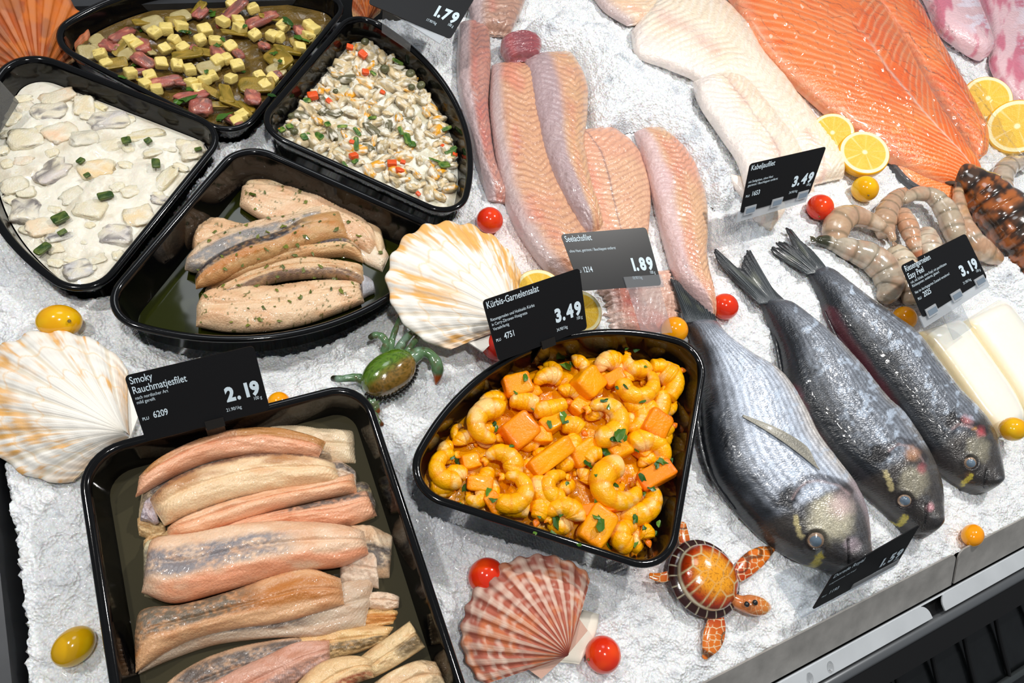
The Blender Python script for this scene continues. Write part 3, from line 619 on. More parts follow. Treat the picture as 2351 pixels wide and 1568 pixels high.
for a in [(1012, 1141, 36, -30, 200, None, .040), (1053, 987, 27, 0, 180, None, .040), (1083, 1158, 34, 200, 190, None, .041), (1297, 1020, 40, 200, 150, 22, .043), (1400, 842, 44, 60, 170, 24, .042),
          (1112, 915, 42, 60, 170, None, .044), (1021, 1065, 55, -10, 230, None, .047), (1130, 972, 62, 15, 240, None, .050), (1146, 1068, 56, 130, 200, 24, .048), (1168, 1136, 58, 195, 250, 22, .052),
          (1262, 887, 48, 70, 130, 20, .045), (1466, 878, 56, -110, 240, 21, .051), (1445, 955, 50, 180, 230, 20, .046), (1382, 966, 66, 172, 245, 25, .052), (1465, 824, 46, -60, 160, 20, .046),
          (1515, 1058, 64, 130, 200, 25, .047), (1500, 1160, 66, 215, 210, 26, .046), (1424, 1110, 72, -35, 265, 28, .054), (1285, 1116, 48, 5, 230, 20, .050), (1292, 1190, 54, 100, 190, 24, .050), (1445, 1252, 48, 20, 200, 26, .046),
          (1275, 1228, 40, -80, 150, 22, .041), (1540, 1010, 38, 190, 150, 20, .041), (1330, 1100, 34, 140, 140, 18, .042), (1060, 1100, 34, 30, 160, 19, .040), (1220, 1085, 36, 60, 160, 20, .040)]: arc_shrimp(*a)
for pts, rr in [([(1130, 1187), (1170, 1192), (1208, 1200)], (22, 27, 22)), ([(1238, 1092), (1240, 1130), (1262, 1170)], (20, 25, 18)), ([(1566, 852), (1572, 890), (1556, 925)], (18, 22, 18)), ([(1520, 850), (1535, 862), (1545, 870)], (24, 30, 26)),
                ([(1522, 830), (1555, 832), (1588, 838)], (18, 16, 9)), ([(1512, 900), (1520, 925), (1516, 955)], (20, 22, 16)), ([(1225, 945), (1262, 938), (1300, 925)], (18, 21, 14)), ([(1170, 915), (1204, 920), (1236, 930)], (20, 24, 18)),
                ([(1335, 1268), (1372, 1260), (1396, 1272)], (18, 20, 13)), ([(1228, 1180), (1232, 1205), (1226, 1225)], (20, 23, 16)), ([(1478, 925), (1488, 935), (1500, 950)], (20, 22, 20)), ([(1290, 975), (1318, 978), (1335, 990)], (18, 24, 20)),
                ([(1540, 1004), (1552, 995), (1562, 988)], (16, 14, 10)), ([(1485, 1228), (1498, 1236), (1502, 1250)], (18, 22, 16)), ([(1345, 1060), (1360, 1042), (1380, 1040)], (16, 20, 16))]: bar_shrimp(pts, rr)
PKK = [(985, 1120), (1000, 1050), (1060, 950), (1130, 870), (1240, 835), (1420, 815), (1560, 830), (1575, 920), (1555, 1050), (1520, 1200), (1480, 1280), (1400, 1275), (1250, 1225), (1100, 1180)]
for x, y in scatter(PKK, 46, 46):
    arc_shrimp(x, y, rng.uniform(30, 40), rng.uniform(0, 360), rng.uniform(130, 200), rng.uniform(15, 19), .0405)
rowlabels(SH, 'peeled shrimp in yellow curry dressing', 10)
PU = []
def pump(x, y, w, h, yaw, z, ora_=0.): 
    W = P(x, y, z - .004); a, b = wr(w, W), wr(h, W); W = W + push('K', W, (a + b) * .5)
    o = blob('pumpkin_cube', W, (a, b, min(a, b) * .75), orangem, yaw=math.radians(-yaw + 27), tilt=rng.uniform(-.3, .3), roll=rng.uniform(-.3, .3), e=.32, namp=.10, nu=22, nv=32,
             colf=lambda X, Y, Z, s: mixc(mixc(lin((252, 172, 4)), lin((250, 152, 2)), fbm(X * 3 + s, Y * 3, Z * 3)), lin((248, 106, 4)), np.clip(ora_ * .8 + .4 * sm(.5, 1, np.abs(X)), 0, 1)), cat='pumpkin cube', group='pumpkin cubes in the yellow salad')
    PU.append((o, (x, y)))
for a in [(1183, 878, 33, 26, 30, .050, .2), (1192, 990, 40, 34, 8, .052, .5), (1350, 880, 38, 30, 0, .047), (1505, 977, 35, 30, -12, .052, .5), (1265, 1048, 62, 22, 10, .051), (1512, 1092, 46, 24, 22, .056, .6), (1372, 1168, 62, 15, 38, .052, .8),
          (1370, 1212, 46, 34, -8, .050), (1102, 1110, 30, 18, 50, .045), (1410, 868, 26, 16, 20, .046, .3), (1340, 1040, 36, 26, 15, .045), (1270, 970, 34, 20, 10, .046), (1132, 1168, 18, 28, 10, .046, .3), (1240, 1000, 26, 20, 40, .046), (1420, 1030, 34, 24, 20, .045),
          (1216, 900, 26, 18, 20, .042), (1480, 1030, 26, 20, 0, .043), (1395, 1170, 26, 20, 70, .043, .4), (1080, 1060, 22, 18, 30, .042), (1330, 930, 26, 18, 0, .043)]: pump(*a)
rowlabels(PU, 'orange pumpkin cube in the yellow salad', 4)
def flake(name, W, r, m, cols, parent=None, leaf=True, n=9, **kw):
    ang = np.linspace(0, 2 * PI, n, endpoint=False); rr = r * (rng.uniform(.45, 1.15, n) if leaf else rng.uniform(.8, 1.05, n)); yaw = rng.uniform(0, PI)
    x = rr * np.cos(ang) * 1.3; y = rr * np.sin(ang) * .75; X = x * math.cos(yaw) - y * math.sin(yaw); Y = x * math.sin(yaw) + y * math.cos(yaw)
    zt = rng.uniform(-.35, .35, 2); Z = X * zt[0] + Y * zt[1] + rng.uniform(-.1, .1, n) * r
    top = np.stack([X, Y, Z], -1); V = np.concatenate([[[0, 0, r * .12]], top, [[0, 0, -r * .05]], top - [0, 0, r * .1]]) + W
    Fs = [[0, 1 + i, 1 + (i + 1) % n] for i in range(n)] + [[n + 1, n + 2 + (i + 1) % n, n + 2 + i] for i in range(n)] + [[1 + i, n + 2 + i, n + 2 + (i + 1) % n, 1 + (i + 1) % n] for i in range(n)]
    c = lin(cols[0]) * (1 - (t := rng.uniform(0, 1))) + lin(cols[1]) * t
    return mk(name, V, Fs, m, col=np.broadcast_to(c, (len(V), 3)) * rng.uniform(.8, 1.2, (len(V), 1)), smooth=False, parent=parent, **kw)
HB = []
GR = ((28, 78, 12), (88, 128, 28))
for x, y, r in [(1052, 1060, 15), (1040, 1050, 10), (1066, 1120, 12), (1123, 1131, 12), (1132, 1147, 10), (1275, 1190, 20), (1290, 1182, 10), (1380, 1202, 18), (1368, 1188, 10), (1460, 1192, 13), (1476, 1096, 11), (1497, 1120, 10), (1482, 1134, 8), (1520, 1060, 12), (1508, 1068, 8), (1392, 1035, 14), (1402, 1046, 9),
                (1422, 995, 19), (1410, 1008, 15), (1436, 1002, 10), (1292, 957, 16), (1300, 968, 8), (1411, 1112, 10), (1135, 974, 10), (1140, 984, 9), (1177, 1022, 10), (1462, 1033, 9), (1514, 1202, 12), (1506, 1224, 12), (1302, 842, 16), (1318, 838, 11), (1460, 803, 10), (1440, 800, 7), (1350, 1064, 11), (1304, 1110, 8), (1368, 1146, 10), (1390, 918, 10), (1398, 934, 9), (1418, 888, 9),
                (1474, 922, 8), (1262, 974, 9), (1222, 938, 7), (1370, 1092, 7), (1460, 1248, 9), (1400, 1252, 8), (1478, 1214, 9), (1545, 1056, 9), (1205, 868, 9), (1238, 1186, 6), (1270, 1224, 9), (1230, 1222, 8), (1438, 886, 7), (1482, 840, 6), (1060, 1156, 6), (1184, 902, 6), (1330, 1250, 7)]:
    W = P(x, y, .058); HB.append((flake('parsley_flake', W, wr(r, W), herb, GR, cat='parsley', group='chopped parsley on the yellow salad'), (x, y)))
# drop the flakes onto what lies under them
def settle(items, lift=.0007):
    bpy.context.view_layer.update(); dg = bpy.context.evaluated_depsgraph_get()
    for o, (x, y) in items: o.hide_set(True)
    for o, (x, y) in items:
        c = Vector(ORG[o.name]); d = (c - Vector(CAM)).normalized()
        ok, loc, nrm, *_ = S.ray_cast(dg, Vector(CAM), d)
        if ok and loc.z > .0: p = loc + nrm * lift; o.location = p
    for o, _ in items: o.hide_set(False)
def settle2(items, lift=.0007):
    names = {o.name for o, _ in items}; bpy.context.view_layer.update(); dg = bpy.context.evaluated_depsgraph_get()
    for o, _ in items:
        c = Vector(ORG[o.name]); src = Vector(CAM); d = (c - src).normalized(); start = src
        for _k in range(12):
            ok, loc, nrm, i, ob, _m = S.ray_cast(dg, start, d)
            if not ok: break
            if ob.name in names: start = loc + d * .0004; continue
            o.location = loc + nrm * lift; break
settle2(HB); rowlabels(HB, 'green parsley flake on the yellow salad', 8)
# ------------------------------------------------------------------ creamy herring salad
def tz(key, z, x, y):               # height of the filling of a tilted dish
    o = OUT[key]; c = o[:, :2].mean(0); A_ = np.c_[o[:, :2] - c, np.ones(len(o))]; s = np.linalg.lstsq(A_, o[:, 2], rcond=None)[0]; w = P(x, y, z); return z + (w[:2] - c) @ s[:2]
cream = lin((240, 234, 218))
def chunkcol(c1, c2=None, dark=0.):
    a = lin(c1); b = lin(c2 or c1)
    def f(X, Y, Z, s):
        c = mixc(a, b, sm(.35, .65, fbm(X * 1.5 + s, Y * 1.5, Z))); c = mixc(c, cream, .75 * sm(.50, .68, fbm(X * 2.2 + s, Y * 2.2, Z + 3)))
        if dark: c = mixc(c, lin((92, 86, 92)), dark * sm(.5, .7, fbm(X * 1.3 - s, Y * 4, Z)))
        return c
    return f
HR = []
def chunk(x, y, w, h, yaw, cf, key='D', z=.0164, nm='herring_piece', e=.55, th=.32, lst=HR, group='pieces in the creamy herring salad', cat='herring piece', na=.34):
    z -= .0078; W = P(x, y, tz(key, z, x, y)); a, b = wr(w, W), wr(h, W); W = W + push(key, W, (a * 1.2 + b) * .5)
    o = blob(nm, W, (a, b, min(a, b) * th), bits if nm != 'herring_piece' else flesh, yaw=math.radians(-yaw + 25), tilt=rng.uniform(-.12, .12) * (3 if key != 'D' else 1), roll=rng.uniform(-.12, .12) * (3 if key != 'D' else 1), e=e, namp=na, nu=12, nv=22, colf=cf, cat=cat, group=group)
    lst.append((o, (x, y))); return o
man = [(137, 218, 38, 22, 12, (240, 212, 178)), (112, 258, 40, 24, 15, (222, 214, 194), 1), (205, 230, 22, 32, 30, (232, 216, 180)), (250, 278, 42, 26, 25, (214, 208, 202), 1), (140, 305, 36, 26, 0, (244, 208, 172)), (195, 318, 30, 26, 20, (214, 208, 190)), (60, 320, 36, 30, 20, (228, 216, 182)), (325, 312, 46, 14, 22, (226, 206, 150)), (120, 395, 42, 28, -8, (214, 204, 198), 1),
       (222, 390, 36, 26, 20, (240, 210, 160)), (325, 500, 34, 26, 15, (240, 214, 168)), (40, 490, 30, 36, 40, (208, 202, 190), 1), (270, 540, 34, 30, 40, (216, 208, 200), 1), (100, 520, 34, 24, 10, (240, 214, 180)), (210, 480, 34, 34, 50, (234, 222, 190)), (380, 410, 34, 16, -20, (224, 210, 170)), (255, 335, 30, 16, 10, (232, 220, 190)), (60, 250, 22, 18, 0, (230, 216, 190)), (180, 620, 30, 24, 10, (206, 204, 204), 1), (225, 595, 18, 14, 10, (226, 214, 186)),
       (130, 570, 20, 16, 20, (232, 218, 186)), (440, 355, 24, 18, 20, (236, 222, 196)), (475, 320, 30, 20, 25, (240, 226, 200)), (150, 540, 40, 16, 15, (212, 208, 200), 1), (300, 440, 20, 16, 10, (232, 220, 190)), (395, 470, 22, 14, 40, (214, 206, 200), 1), (350, 350, 22, 12, 10, (228, 214, 178)), (165, 450, 26, 18, 0, (222, 214, 190)), (10, 430, 30, 22, 10, (226, 216, 188)), (60, 440, 20, 16, 30, (218, 210, 180)), (270, 430, 16, 12, 0, (232, 222, 190)), (240, 230, 16, 10, 60, (236, 220, 170)), (55, 370, 20, 14, 30, (236, 214, 190))]
for q in man: chunk(q[0], q[1], q[2], q[3], q[4], chunkcol(q[5], (232, 222, 196), .8 if len(q) > 6 else 0), e=.55)
used = [(q[0], q[1]) for q in man]
PD = [(90, 185), (200, 225), (300, 270), (400, 305), (485, 335), (455, 375), (345, 515), (250, 620), (180, 640), (110, 605), (50, 540), (10, 470), (-30, 400), (-60, 300), (-10, 220)]
for x, y in scatter(PD, 60, 34):
    if min((x - a) ** 2 + (y - b) ** 2 for a, b in used) > 26 ** 2: chunk(x, y, rng.uniform(10, 20), rng.uniform(8, 15), rng.uniform(0, 90), chunkcol((236, 222, 188), (240, 230, 204)), z=.0165, e=.7)
rowlabels(HR, 'pale herring piece in the cream salad', 8)
CU = []
for x, y, w, h, yaw in [(242, 449, 17, 10, 12), (138, 500, 18, 12, 5), (92, 574, 19, 10, -15), (358, 375, 9, 14, 30), (290, 322, 10, 9, 20), (185, 369, 9, 7, -20), (340, 323, 8, 7, 0), (200, 402, 7, 6, 0), (143, 533, 10, 6, 0), (455, 342, 8, 5, 20)]:
    chunk(x, y, w, h, yaw, lambda X, Y, Z, s: mixc(lin((38, 66, 18)), lin((92, 108, 44)), sm(.3, .7, fbm(X * 2 + s, Y * 2, Z))), z=.0225, nm='gherkin_piece', lst=CU, cat='gherkin piece', group='green gherkin pieces in the creamy herring salad', th=.4, e=.35, na=.08)
rowlabels(CU, 'dark green gherkin piece in the cream salad', 4)
# ------------------------------------------------------------------ mussel salad
PC = [(845, 85), (885, 82), (940, 135), (1000, 205), (1035, 280), (1052, 370), (1045, 430), (1005, 455), (910, 420), (770, 362), (650, 305), (622, 285), (655, 240), (720, 180), (790, 110)]
MU = []
def musscol(X, Y, Z, s):
    c = mixc(lin((226, 202, 156)), lin((168, 152, 116)), sm(.35, .65, fbm(X * 1.4 + s, Y * 1.4, Z)))
    if s > 70: c = mixc(c, lin((236, 168, 40)), sm(.45, .6, fbm(X * 1.2, Y * 1.2 + s, Z)))
    if s < 40: c = mixc(c, lin((72, 62, 50)), .8 * sm(.62, .9, np.abs(Y)) * sm(.4, .6, fbm(X * 2, Y * 2 + s, Z)))
    if 40 < s < 48: c = mixc(c, lin((78, 80, 56)), .85)
    return mixc(c, cream, .9 * sm(.50, .62, fbm(X * 2 + s, Y * 2, Z + 3)))
for x, y in scatter(PC, 190, 20, 20000):
    w = rng.uniform(13, 24); o = chunk(x, y, w, w * rng.uniform(.42, .7), rng.uniform(0, 180), musscol, key='C', z=.0188 + rng.uniform(-.001, .0015), nm='mussel', e=.8, th=.75, lst=MU, cat='mussel', group='mussels in the creamy salad', na=.40)
rowlabels(MU, 'small mussel in the creamy mussel salad', 14)
CA = []
for x, y, r in [(803, 108, 8), (833, 125, 10), (839, 165, 8), (755, 232, 7), (718, 220, 12), (878, 212, 6), (900, 375, 11), (918, 392, 10), (812, 358, 10), (1046, 355, 6), (1016, 335, 5), (808, 326, 6), (925, 372, 6), (960, 445, 6), (645, 297, 5)]:
    chunk(x, y, r, r * .8, rng.uniform(0, 90), lambda X, Y, Z, s: np.broadcast_to(lin((232, 88, 34)), X.shape + (3,)), key='C', z=.024, nm='carrot_cube', lst=CA, cat='carrot cube', group='orange carrot cubes in the mussel salad', th=.7, e=.3, na=.06)
rowlabels(CA, 'orange carrot cube in the mussel salad', 4)
LK = []
for x, y, w, h, yaw in [(702, 313, 12, 9, 12), (615, 294, 8, 8, 10), (818, 330, 18, 6, -50), (935, 318, 20, 8, -55), (945, 330, 10, 9, 30), (916, 140, 14, 5, 50), (786, 290, 12, 4, 30), (1035, 345, 16, 6, 12), (1048, 352, 10, 5, -30), (855, 270, 10, 5, 45), (857, 168, 4, 9, 0), (920, 300, 5, 12, 20), (1042, 294, 12, 5, 15), (665, 290, 10, 7, 0), (732, 312, 8, 14, 0), (705, 230, 9, 6, 20), (1020, 378, 14, 10, 20), (815, 370, 8, 6, 0), (792, 378, 4, 10, 10), (1000, 368, 18, 3, 40), (820, 302, 5, 12, 0), (752, 285, 9, 6, 0)]:
    chunk(x, y, w, h, yaw, lambda X, Y, Z, s: mixc(lin((44, 92, 26)), lin((146, 166, 74)), sm(.3, .8, fbm(X + s, Y, Z))), key='C', z=.0245, nm='spring_onion_piece', lst=LK, cat='spring onion', group='spring onion pieces in the mussel salad', th=.35, e=.5, na=.1)
rowlabels(LK, 'green spring onion piece in the mussel salad', 6)
CP = []
for x, y, r in [(953, 165, 12), (985, 190, 11), (676, 302, 10), (945, 200, 9), (668, 266, 8), (770, 210, 7), (883, 158, 12), (838, 96, 10)]:
    chunk(x, y, r, r * .85, 0, lambda X, Y, Z, s: mixc(lin((66, 70, 44)), lin((120, 118, 84)), fbm(X * 2 + s, Y * 2, Z)), key='C', z=.0245, nm='caper', lst=CP, cat='caper', group='capers in the mussel salad', th=.9, e=1., na=.1)
rowlabels(CP, 'olive green caper in the mussel salad', 3)
# ------------------------------------------------------------------ potato and pickle salad
PB = [(200, 120), (255, 75), (345, 48), (480, 22), (560, 12), (640, 34), (700, 62), (752, 66), (735, 120), (690, 165), (640, 225), (590, 285), (550, 298), (505, 262), (400, 215), (285, 170)]
PT, PK, ME = [], [], []
pot = lambda X, Y, Z, s: mixc(mixc(lin((242, 220, 138)), lin((228, 204, 112)), fbm(X + s, Y, Z)), lin((110, 70, 30)), .6 * sm(.72, .78, fbm(X * 5 + s, Y * 5, Z * 5, 2)))
potxy = [(355, 75), (382, 67), (400, 92), (378, 112), (370, 145), (407, 150), (435, 160), (470, 70), (512, 50), (547, 48), (460, 92), (585, 80), (625, 82), (530, 108), (520, 135), (545, 150), (500, 140), (440, 190), (455, 205), (360, 205), (325, 200), (300, 168), (345, 175), (595, 175), (608, 195), (530, 180), (640, 190), (570, 275), (560, 290), (710, 60), (735, 75), (722, 90), (580, 20), (535, 12), (485, 175), (590, 280), (470, 185), (300, 95), (230, 125), (650, 60), (690, 110), (640, 85), (415, 60), (495, 95), (665, 150), (420, 110), (550, 65), (240, 150), (315, 105)]
for x, y in potxy: chunk(x, y, rng.uniform(11.5, 15), rng.uniform(11, 14), rng.uniform(-20, 30), pot, key='B', z=.023, nm='potato_cube', lst=PT, cat='potato cube', group='potato cubes in the pickle salad', th=.85, e=.34, na=.14)
pk = lambda X, Y, Z, s: mixc(lin((112, 96, 22)), lin((164, 134, 52)), sm(.3, .7, fbm(X * 2 + s, Y * 3, Z)))
for x, y, w, h, yaw in [(640, 135, 26, 34, 5), (590, 195, 40, 20, 35), (430, 125, 34, 16, 30), (265, 145, 26, 14, 20), (540, 75, 32, 10, 15), (660, 115, 30, 20, 20), (520, 215, 14, 34, 25), (275, 110, 24, 9, -30), (455, 22, 26, 12, -20), (535, 22, 24, 10, 0), (545, 240, 40, 12, 40), (485, 210, 26, 10, 60), (470, 120, 26, 12, 30), (345, 185, 30, 8, 15), (700, 100, 22, 14, 10), (400, 105, 14, 10, 0), (740, 105, 18, 10, 0), (565, 250, 8, 30, 10), (330, 50, 24, 14, 10), (405, 50, 22, 16, 20), (620, 40, 26, 9, 20), (500, 240, 26, 8, 30)]:
    chunk(x, y, w, h, yaw, pk, key='B', z=.022 + rng.uniform(0, .003), nm='pickle_slice', lst=PK, cat='pickle slice', group='olive pickle slices in the potato salad', th=.22, e=.35, na=.12)
me = lambda X, Y, Z, s: mixc(mixc(lin((170, 92, 80)), lin((120, 84, 78)), sm(.35, .7, fbm(X * 2 + s, Y * 2, Z))), lin((226, 150, 120)), .7 * sm(.55, .75, fbm(X * 3, Y * 3 + s, Z)))
for x, y, w, h, yaw in [(280, 80, 44, 14, -28), (250, 105, 14, 26, -20), (325, 105, 18, 24, 20), (330, 140, 16, 26, -20), (320, 165, 22, 10, 10), (378, 188, 36, 14, 20), (440, 220, 38, 14, 25), (460, 245, 26, 22, 40), (530, 30, 46, 14, 0), (600, 45, 40, 16, 5), (500, 120, 16, 22, 10), (690, 75, 12, 24, 10), (545, 122, 12, 26, 10), (540, 280, 12, 30, -8), (605, 235, 18, 24, 30), (445, 112, 10, 10, 0), (605, 105, 12, 14, 0), (460, 30, 22, 12, -20), (650, 180, 14, 10, 0), (425, 190, 22, 10, 20)]:
    chunk(x, y, w, h, yaw, me, key='B', z=.0225, nm='herring_strip', lst=ME, cat='herring strip', group='pink herring strips in the potato salad', th=.5, e=.6, na=.3)
ON = []
for x, y, w, h, yaw in [(225, 95, 16, 18, 0), (195, 125, 20, 18, 20), (350, 55, 26, 20, 10), (640, 165, 22, 18, 0), (480, 155, 26, 16, 10), (415, 38, 24, 16, 0), (675, 150, 26, 16, -20), (290, 125, 22, 12, -20), (220, 110, 14, 10, 0), (345, 118, 10, 16, 0)]:
    chunk(x, y, w, h, yaw, lambda X, Y, Z, s: mixc(lin((190, 178, 130)), lin((160, 140, 84)), fbm(X * 2 + s, Y, Z)), key='B', z=.0215, nm='onion_piece', lst=ON, cat='onion piece', group='glassy onion pieces in the potato salad', th=.3, e=.5, na=.15)
for l_, t_, r_ in ((PT, 'yellow potato cube in the pickle salad', 4), (PK, 'olive pickle slice in the potato salad', 3), (ME, 'pink herring strip in the potato salad', 3), (ON, 'glassy onion piece in the potato salad', 2)): rowlabels(l_, t_, r_)
HS = []
for x, y, r in [(420, 70, 12), (430, 74, 10), (500, 105, 9), (510, 90, 9), (430, 225, 18), (410, 230, 14), (437, 203, 11), (490, 32, 12), (480, 25, 9), (280, 175, 10), (515, 265, 16), (505, 272, 12), (660, 50, 14), (670, 62, 12), (560, 60, 8), (308, 150, 9), (630, 122, 9), (560, 165, 8), (475, 165, 8), (645, 140, 8), (325, 70, 8), (625, 218, 10), (685, 85, 12), (700, 92, 10), (350, 125, 8)]:
    W = P(x, y, .03); HS.append((flake('dill_leaf', W, wr(r, W), herb, ((24, 66, 14), (70, 110, 26)), cat='herb leaf', group='green herb leaves on the potato salad'), (x, y)))
settle2(HS); rowlabels(HS, 'green herb leaf on the potato salad', 4)
# ------------------------------------------------------------------ fillets
def W2(pts, z): return PP(pts, z)
def lines(U, V, n, k, c=.5, wob=.5, w=.18, s=0.):
    ph = U * n + np.abs(V - c) * k + wob * (fbm(U * 9 + s, V * 5, s, 3) - .5) * 2; f = ph - np.floor(ph); return np.exp(-((f - .5) / w) ** 2)
def pinkfillet(base, pink, line, n, k, s, c=.5, edgec=(196, 178, 180), e0=.18, cline=0., red=.5):
    b, p, l, ed = lin(base), lin(pink), lin(line), lin(edgec)
    def f(U, V, px, py):
        col = mixc(b, p, red * sm(.4, .7, fbm(px * .012 + s, py * .012, s, 3)))
        col = mixc(col, ed, sm(e0 + .12, e0 - .08, V + .10 * (fbm(U * 9 + s, V * 3, 2) - .5)) * .85)
        ln = lines(U, V, n, k, c, .75, .17, s) * (1 - sm(e0 + .1, e0 - .05, V)); col = mixc(col, l, (.22 + .4 * fbm(px * .02 + s, py * .02, s + 9, 2)) * ln); col = mixc(col, lin((214, 96, 88)), .55 * red * np.exp(-((V - e0 - .14 - .1 * fbm(U * 6, s, 1.)) / .09) ** 2) * sm(.35, .6, fbm(U * 7 + s, V * 2, s, 3)))
        grain = .9 + .2 * fbm(px * .25 + s, py * .06, s, 3); col = col * grain[..., None]
        if cline: col = mixc(col, lin((120, 100, 104)), .65 * np.exp(-((V - c) / .012) ** 2) * cline)
        return col
    return f
def chevh(n, k, c, a, s=0.): return lambda U, V, px, py: -a * lines(U, V, n, k, c, .75, .2, s) * np.clip(np.minimum(V, 1 - V) * 6, 0, 1) + .0050 * (fbm(U * 9 + s, V * 3, s, 3) - .5)
def fillet(name, L_, R_, z, th, colf, label, cat, m=None, group=None, **kw):
    return slab(name, W2(L_, z), W2(R_, z), th, m or fleshw, colf=colf, label=label, cat=cat, group=group, **kw)
GS = 'skinless pink saithe fillets'
fillet('saithe_fillet', [(1052, 55), (1048, 180), (1068, 280), (1092, 380), (1120, 460)], [(1120, 50), (1125, 150), (1120, 260), (1135, 380), (1170, 470)], .004, .016, pinkfillet((196, 140, 124), (200, 108, 96), (110, 92, 100), 30, 4, 3., e0=.30), 'pink grey fillet at the left end of the row beside the mussel dish', 'fish fillet', group=GS, nu=150, nv=44, hf=chevh(30, 4, .5, .0006))
fillet('saithe_fillet', [(1128, 150), (1122, 240), (1130, 330), (1148, 430), (1180, 520), (1240, 610), (1290, 650)], [(1235, 150), (1240, 250), (1262, 350), (1290, 440), (1330, 520), (1370, 585), (1400, 640)], .005, .019, pinkfillet((222, 170, 134), (226, 128, 108), (150, 98, 84), 34, 5, 1., c=.62, e0=.16, red=.6), 'long salmon pink fillet second in the row, running under the grey-lit sign', 'fish fillet', group=GS, nu=220, nv=60, hf=chevh(34, 5, .62, .0008))
fillet('saithe_fillet', [(1262, 320), (1290, 400), (1310, 480), (1350, 560), (1380, 620)], [(1400, 290), (1460, 350), (1488, 430), (1488, 500), (1478, 600)], .004, .017, pinkfillet((232, 184, 150), (228, 160, 136), (176, 122, 104), 24, 5, 5., c=.45, e0=.06, cline=1., edgec=(236, 200, 190)), 'broad peach fillet with a dark centre seam behind the grey-lit sign', 'fish fillet', group=GS, nu=170, nv=70, hf=chevh(24, 5, .45, .0008))
fillet('saithe_fillet', [(1198, 138), (1212, 210), (1228, 290), (1246, 370), (1285, 460), (1335, 540)], [(1308, 122), (1342, 200), (1345, 270), (1338, 340), (1352, 430), (1385, 540)], .010, .022, pinkfillet((224, 178, 136), (214, 150, 130), (140, 104, 96), 28, 6, 8., c=.70, e0=.42, edgec=(176, 156, 164), red=.4), 'thick grey and gold fillet on top, third in the row, end raised', 'fish fillet', group=GS, nu=190, nv=60, hf=chevh(28, 6, .7, .0010))
fillet('saithe_fillet', [(1455, 305), (1480, 390), (1500, 470), (1520, 550), (1545, 630), (1590, 690), (1628, 735)], [(1505, 295), (1570, 355), (1608, 430), (1620, 500), (1616, 590), (1628, 670), (1640, 728)], .006, .019, pinkfillet((226, 180, 142), (230, 146, 132), (160, 120, 100), 36, 5, 12., c=.6, e0=.26, edgec=(218, 190, 192), cline=0.), 'tapering pink fillet at the right end of the row, tip on the fish tail', 'fish fillet', group=GS, nu=220, nv=54, hf=chevh(36, 5, .6, .0008))
fillet('saithe_fillet', [(1365, 630), (1385, 690), (1405, 760)], [(1535, 620), (1552, 690), (1560, 765)], .002, .010, pinkfillet((232, 190, 170), (214, 134, 116), (190, 130, 110), 12, 3, 15., e0=.1, edgec=(236, 214, 206), red=.9), 'ragged pale fillet ends below the grey-lit sign', 'fish fillet', group=GS, nu=100, nv=70, hf=lambda U, V, px, py: .011 * (fbm(px * .05, py * .018, 3., 4) - .5), ragged=.25)
fillet('saithe_fillet', [(1060, -40), (1075, 20), (1085, 80)], [(1215, -40), (1200, 20), (1170, 85)], .004, .018, pinkfillet((190, 150, 130), (170, 110, 100), (110, 84, 80), 10, 3, 21., e0=.2), 'greyish fish piece at the top edge right of the 1.79 sign', 'fish fillet', group=GS, nu=80, nv=60, hf=chevh(10, 3, .5, .001))
fillet('red_fish_piece', [(1150, 95), (1148, 120), (1165, 150)], [(1205, 85), (1240, 100), (1235, 140)], .014, .016, pinkfillet((150, 86, 92), (170, 70, 76), (110, 60, 70), 9, 2, 4., e0=.0), 'small dark red fish piece above the thick grey fillet', 'fish piece', nu=60, nv=50, hf=chevh(9, 2, .5, .0006))
GK = 'white cod fillets'
def cod(s, e0=.14, n=20, k=5, c=.5, seam=0.): return pinkfillet((246, 232, 212), (244, 216, 184), (252, 246, 238), n, k, s, c=c, e0=e0, edgec=(240, 228, 222), cline=seam)
fillet('cod_fillet', [(1330, -60), (1380, 20), (1440, 60)], [(1480, -80), (1520, -10), (1560, 50)], .004, .014, pinkfillet((240, 210, 178), (240, 194, 150), (250, 236, 222), 14, 4, 41., e0=.1), 'pale peach cod piece at the top edge behind the ice heap', 'fish fillet', group=GK, nu=90, nv=50, hf=chevh(14, 4, .5, .0006))
fillet('cod_fillet', [(1448, 75), (1462, 130), (1530, 158), (1600, 190), (1650, 250), (1690, 310), (1720, 360)], [(1530, -30), (1640, 0), (1700, 50), (1750, 130), (1810, 205), (1860, 270), (1900, 330)], .005, .022, cod(31., c=.55, n=26), 'large white cod fillet reaching back to the top edge', 'fish fillet', group=GK, nu=200, nv=80, hf=chevh(26, 5, .55, .0010, 2.))
fillet('cod_fillet', [(1590, 190), (1604, 240), (1650, 310), (1690, 370), (1710, 430), (1730, 470)], [(1660, 175), (1720, 200), (1775, 270), (1820, 330), (1850, 390), (1870, 440)], .014, .020, cod(36., e0=.3, c=.5, n=22, seam=.5), 'front cod fillet running under the Kabeljaufilet sign', 'fish fillet', group=GK, nu=170, nv=70, hf=chevh(22, 5, .5, .0011, 5.))
fillet('cod_fillet', [(1740, 250), (1790, 310), (1830, 370), (1850, 430)], [(1800, 215), (1880, 300), (1925, 360), (1935, 410)], .006, .018, cod(38., n=16), 'cod fillet tail showing between the sign and the lemon slices', 'fish fillet', group=GK, nu=120, nv=60, hf=chevh(16, 5, .5, .0010, 8.))
fillet('cod_fillet', [(1655, 400), (1700, 450), (1735, 510)], [(1760, 430), (1800, 480), (1770, 530)], .001, .011, cod(39., n=12), 'thin cod edge below the Kabeljaufilet sign', 'fish fillet', group=GK, nu=80, nv=50)
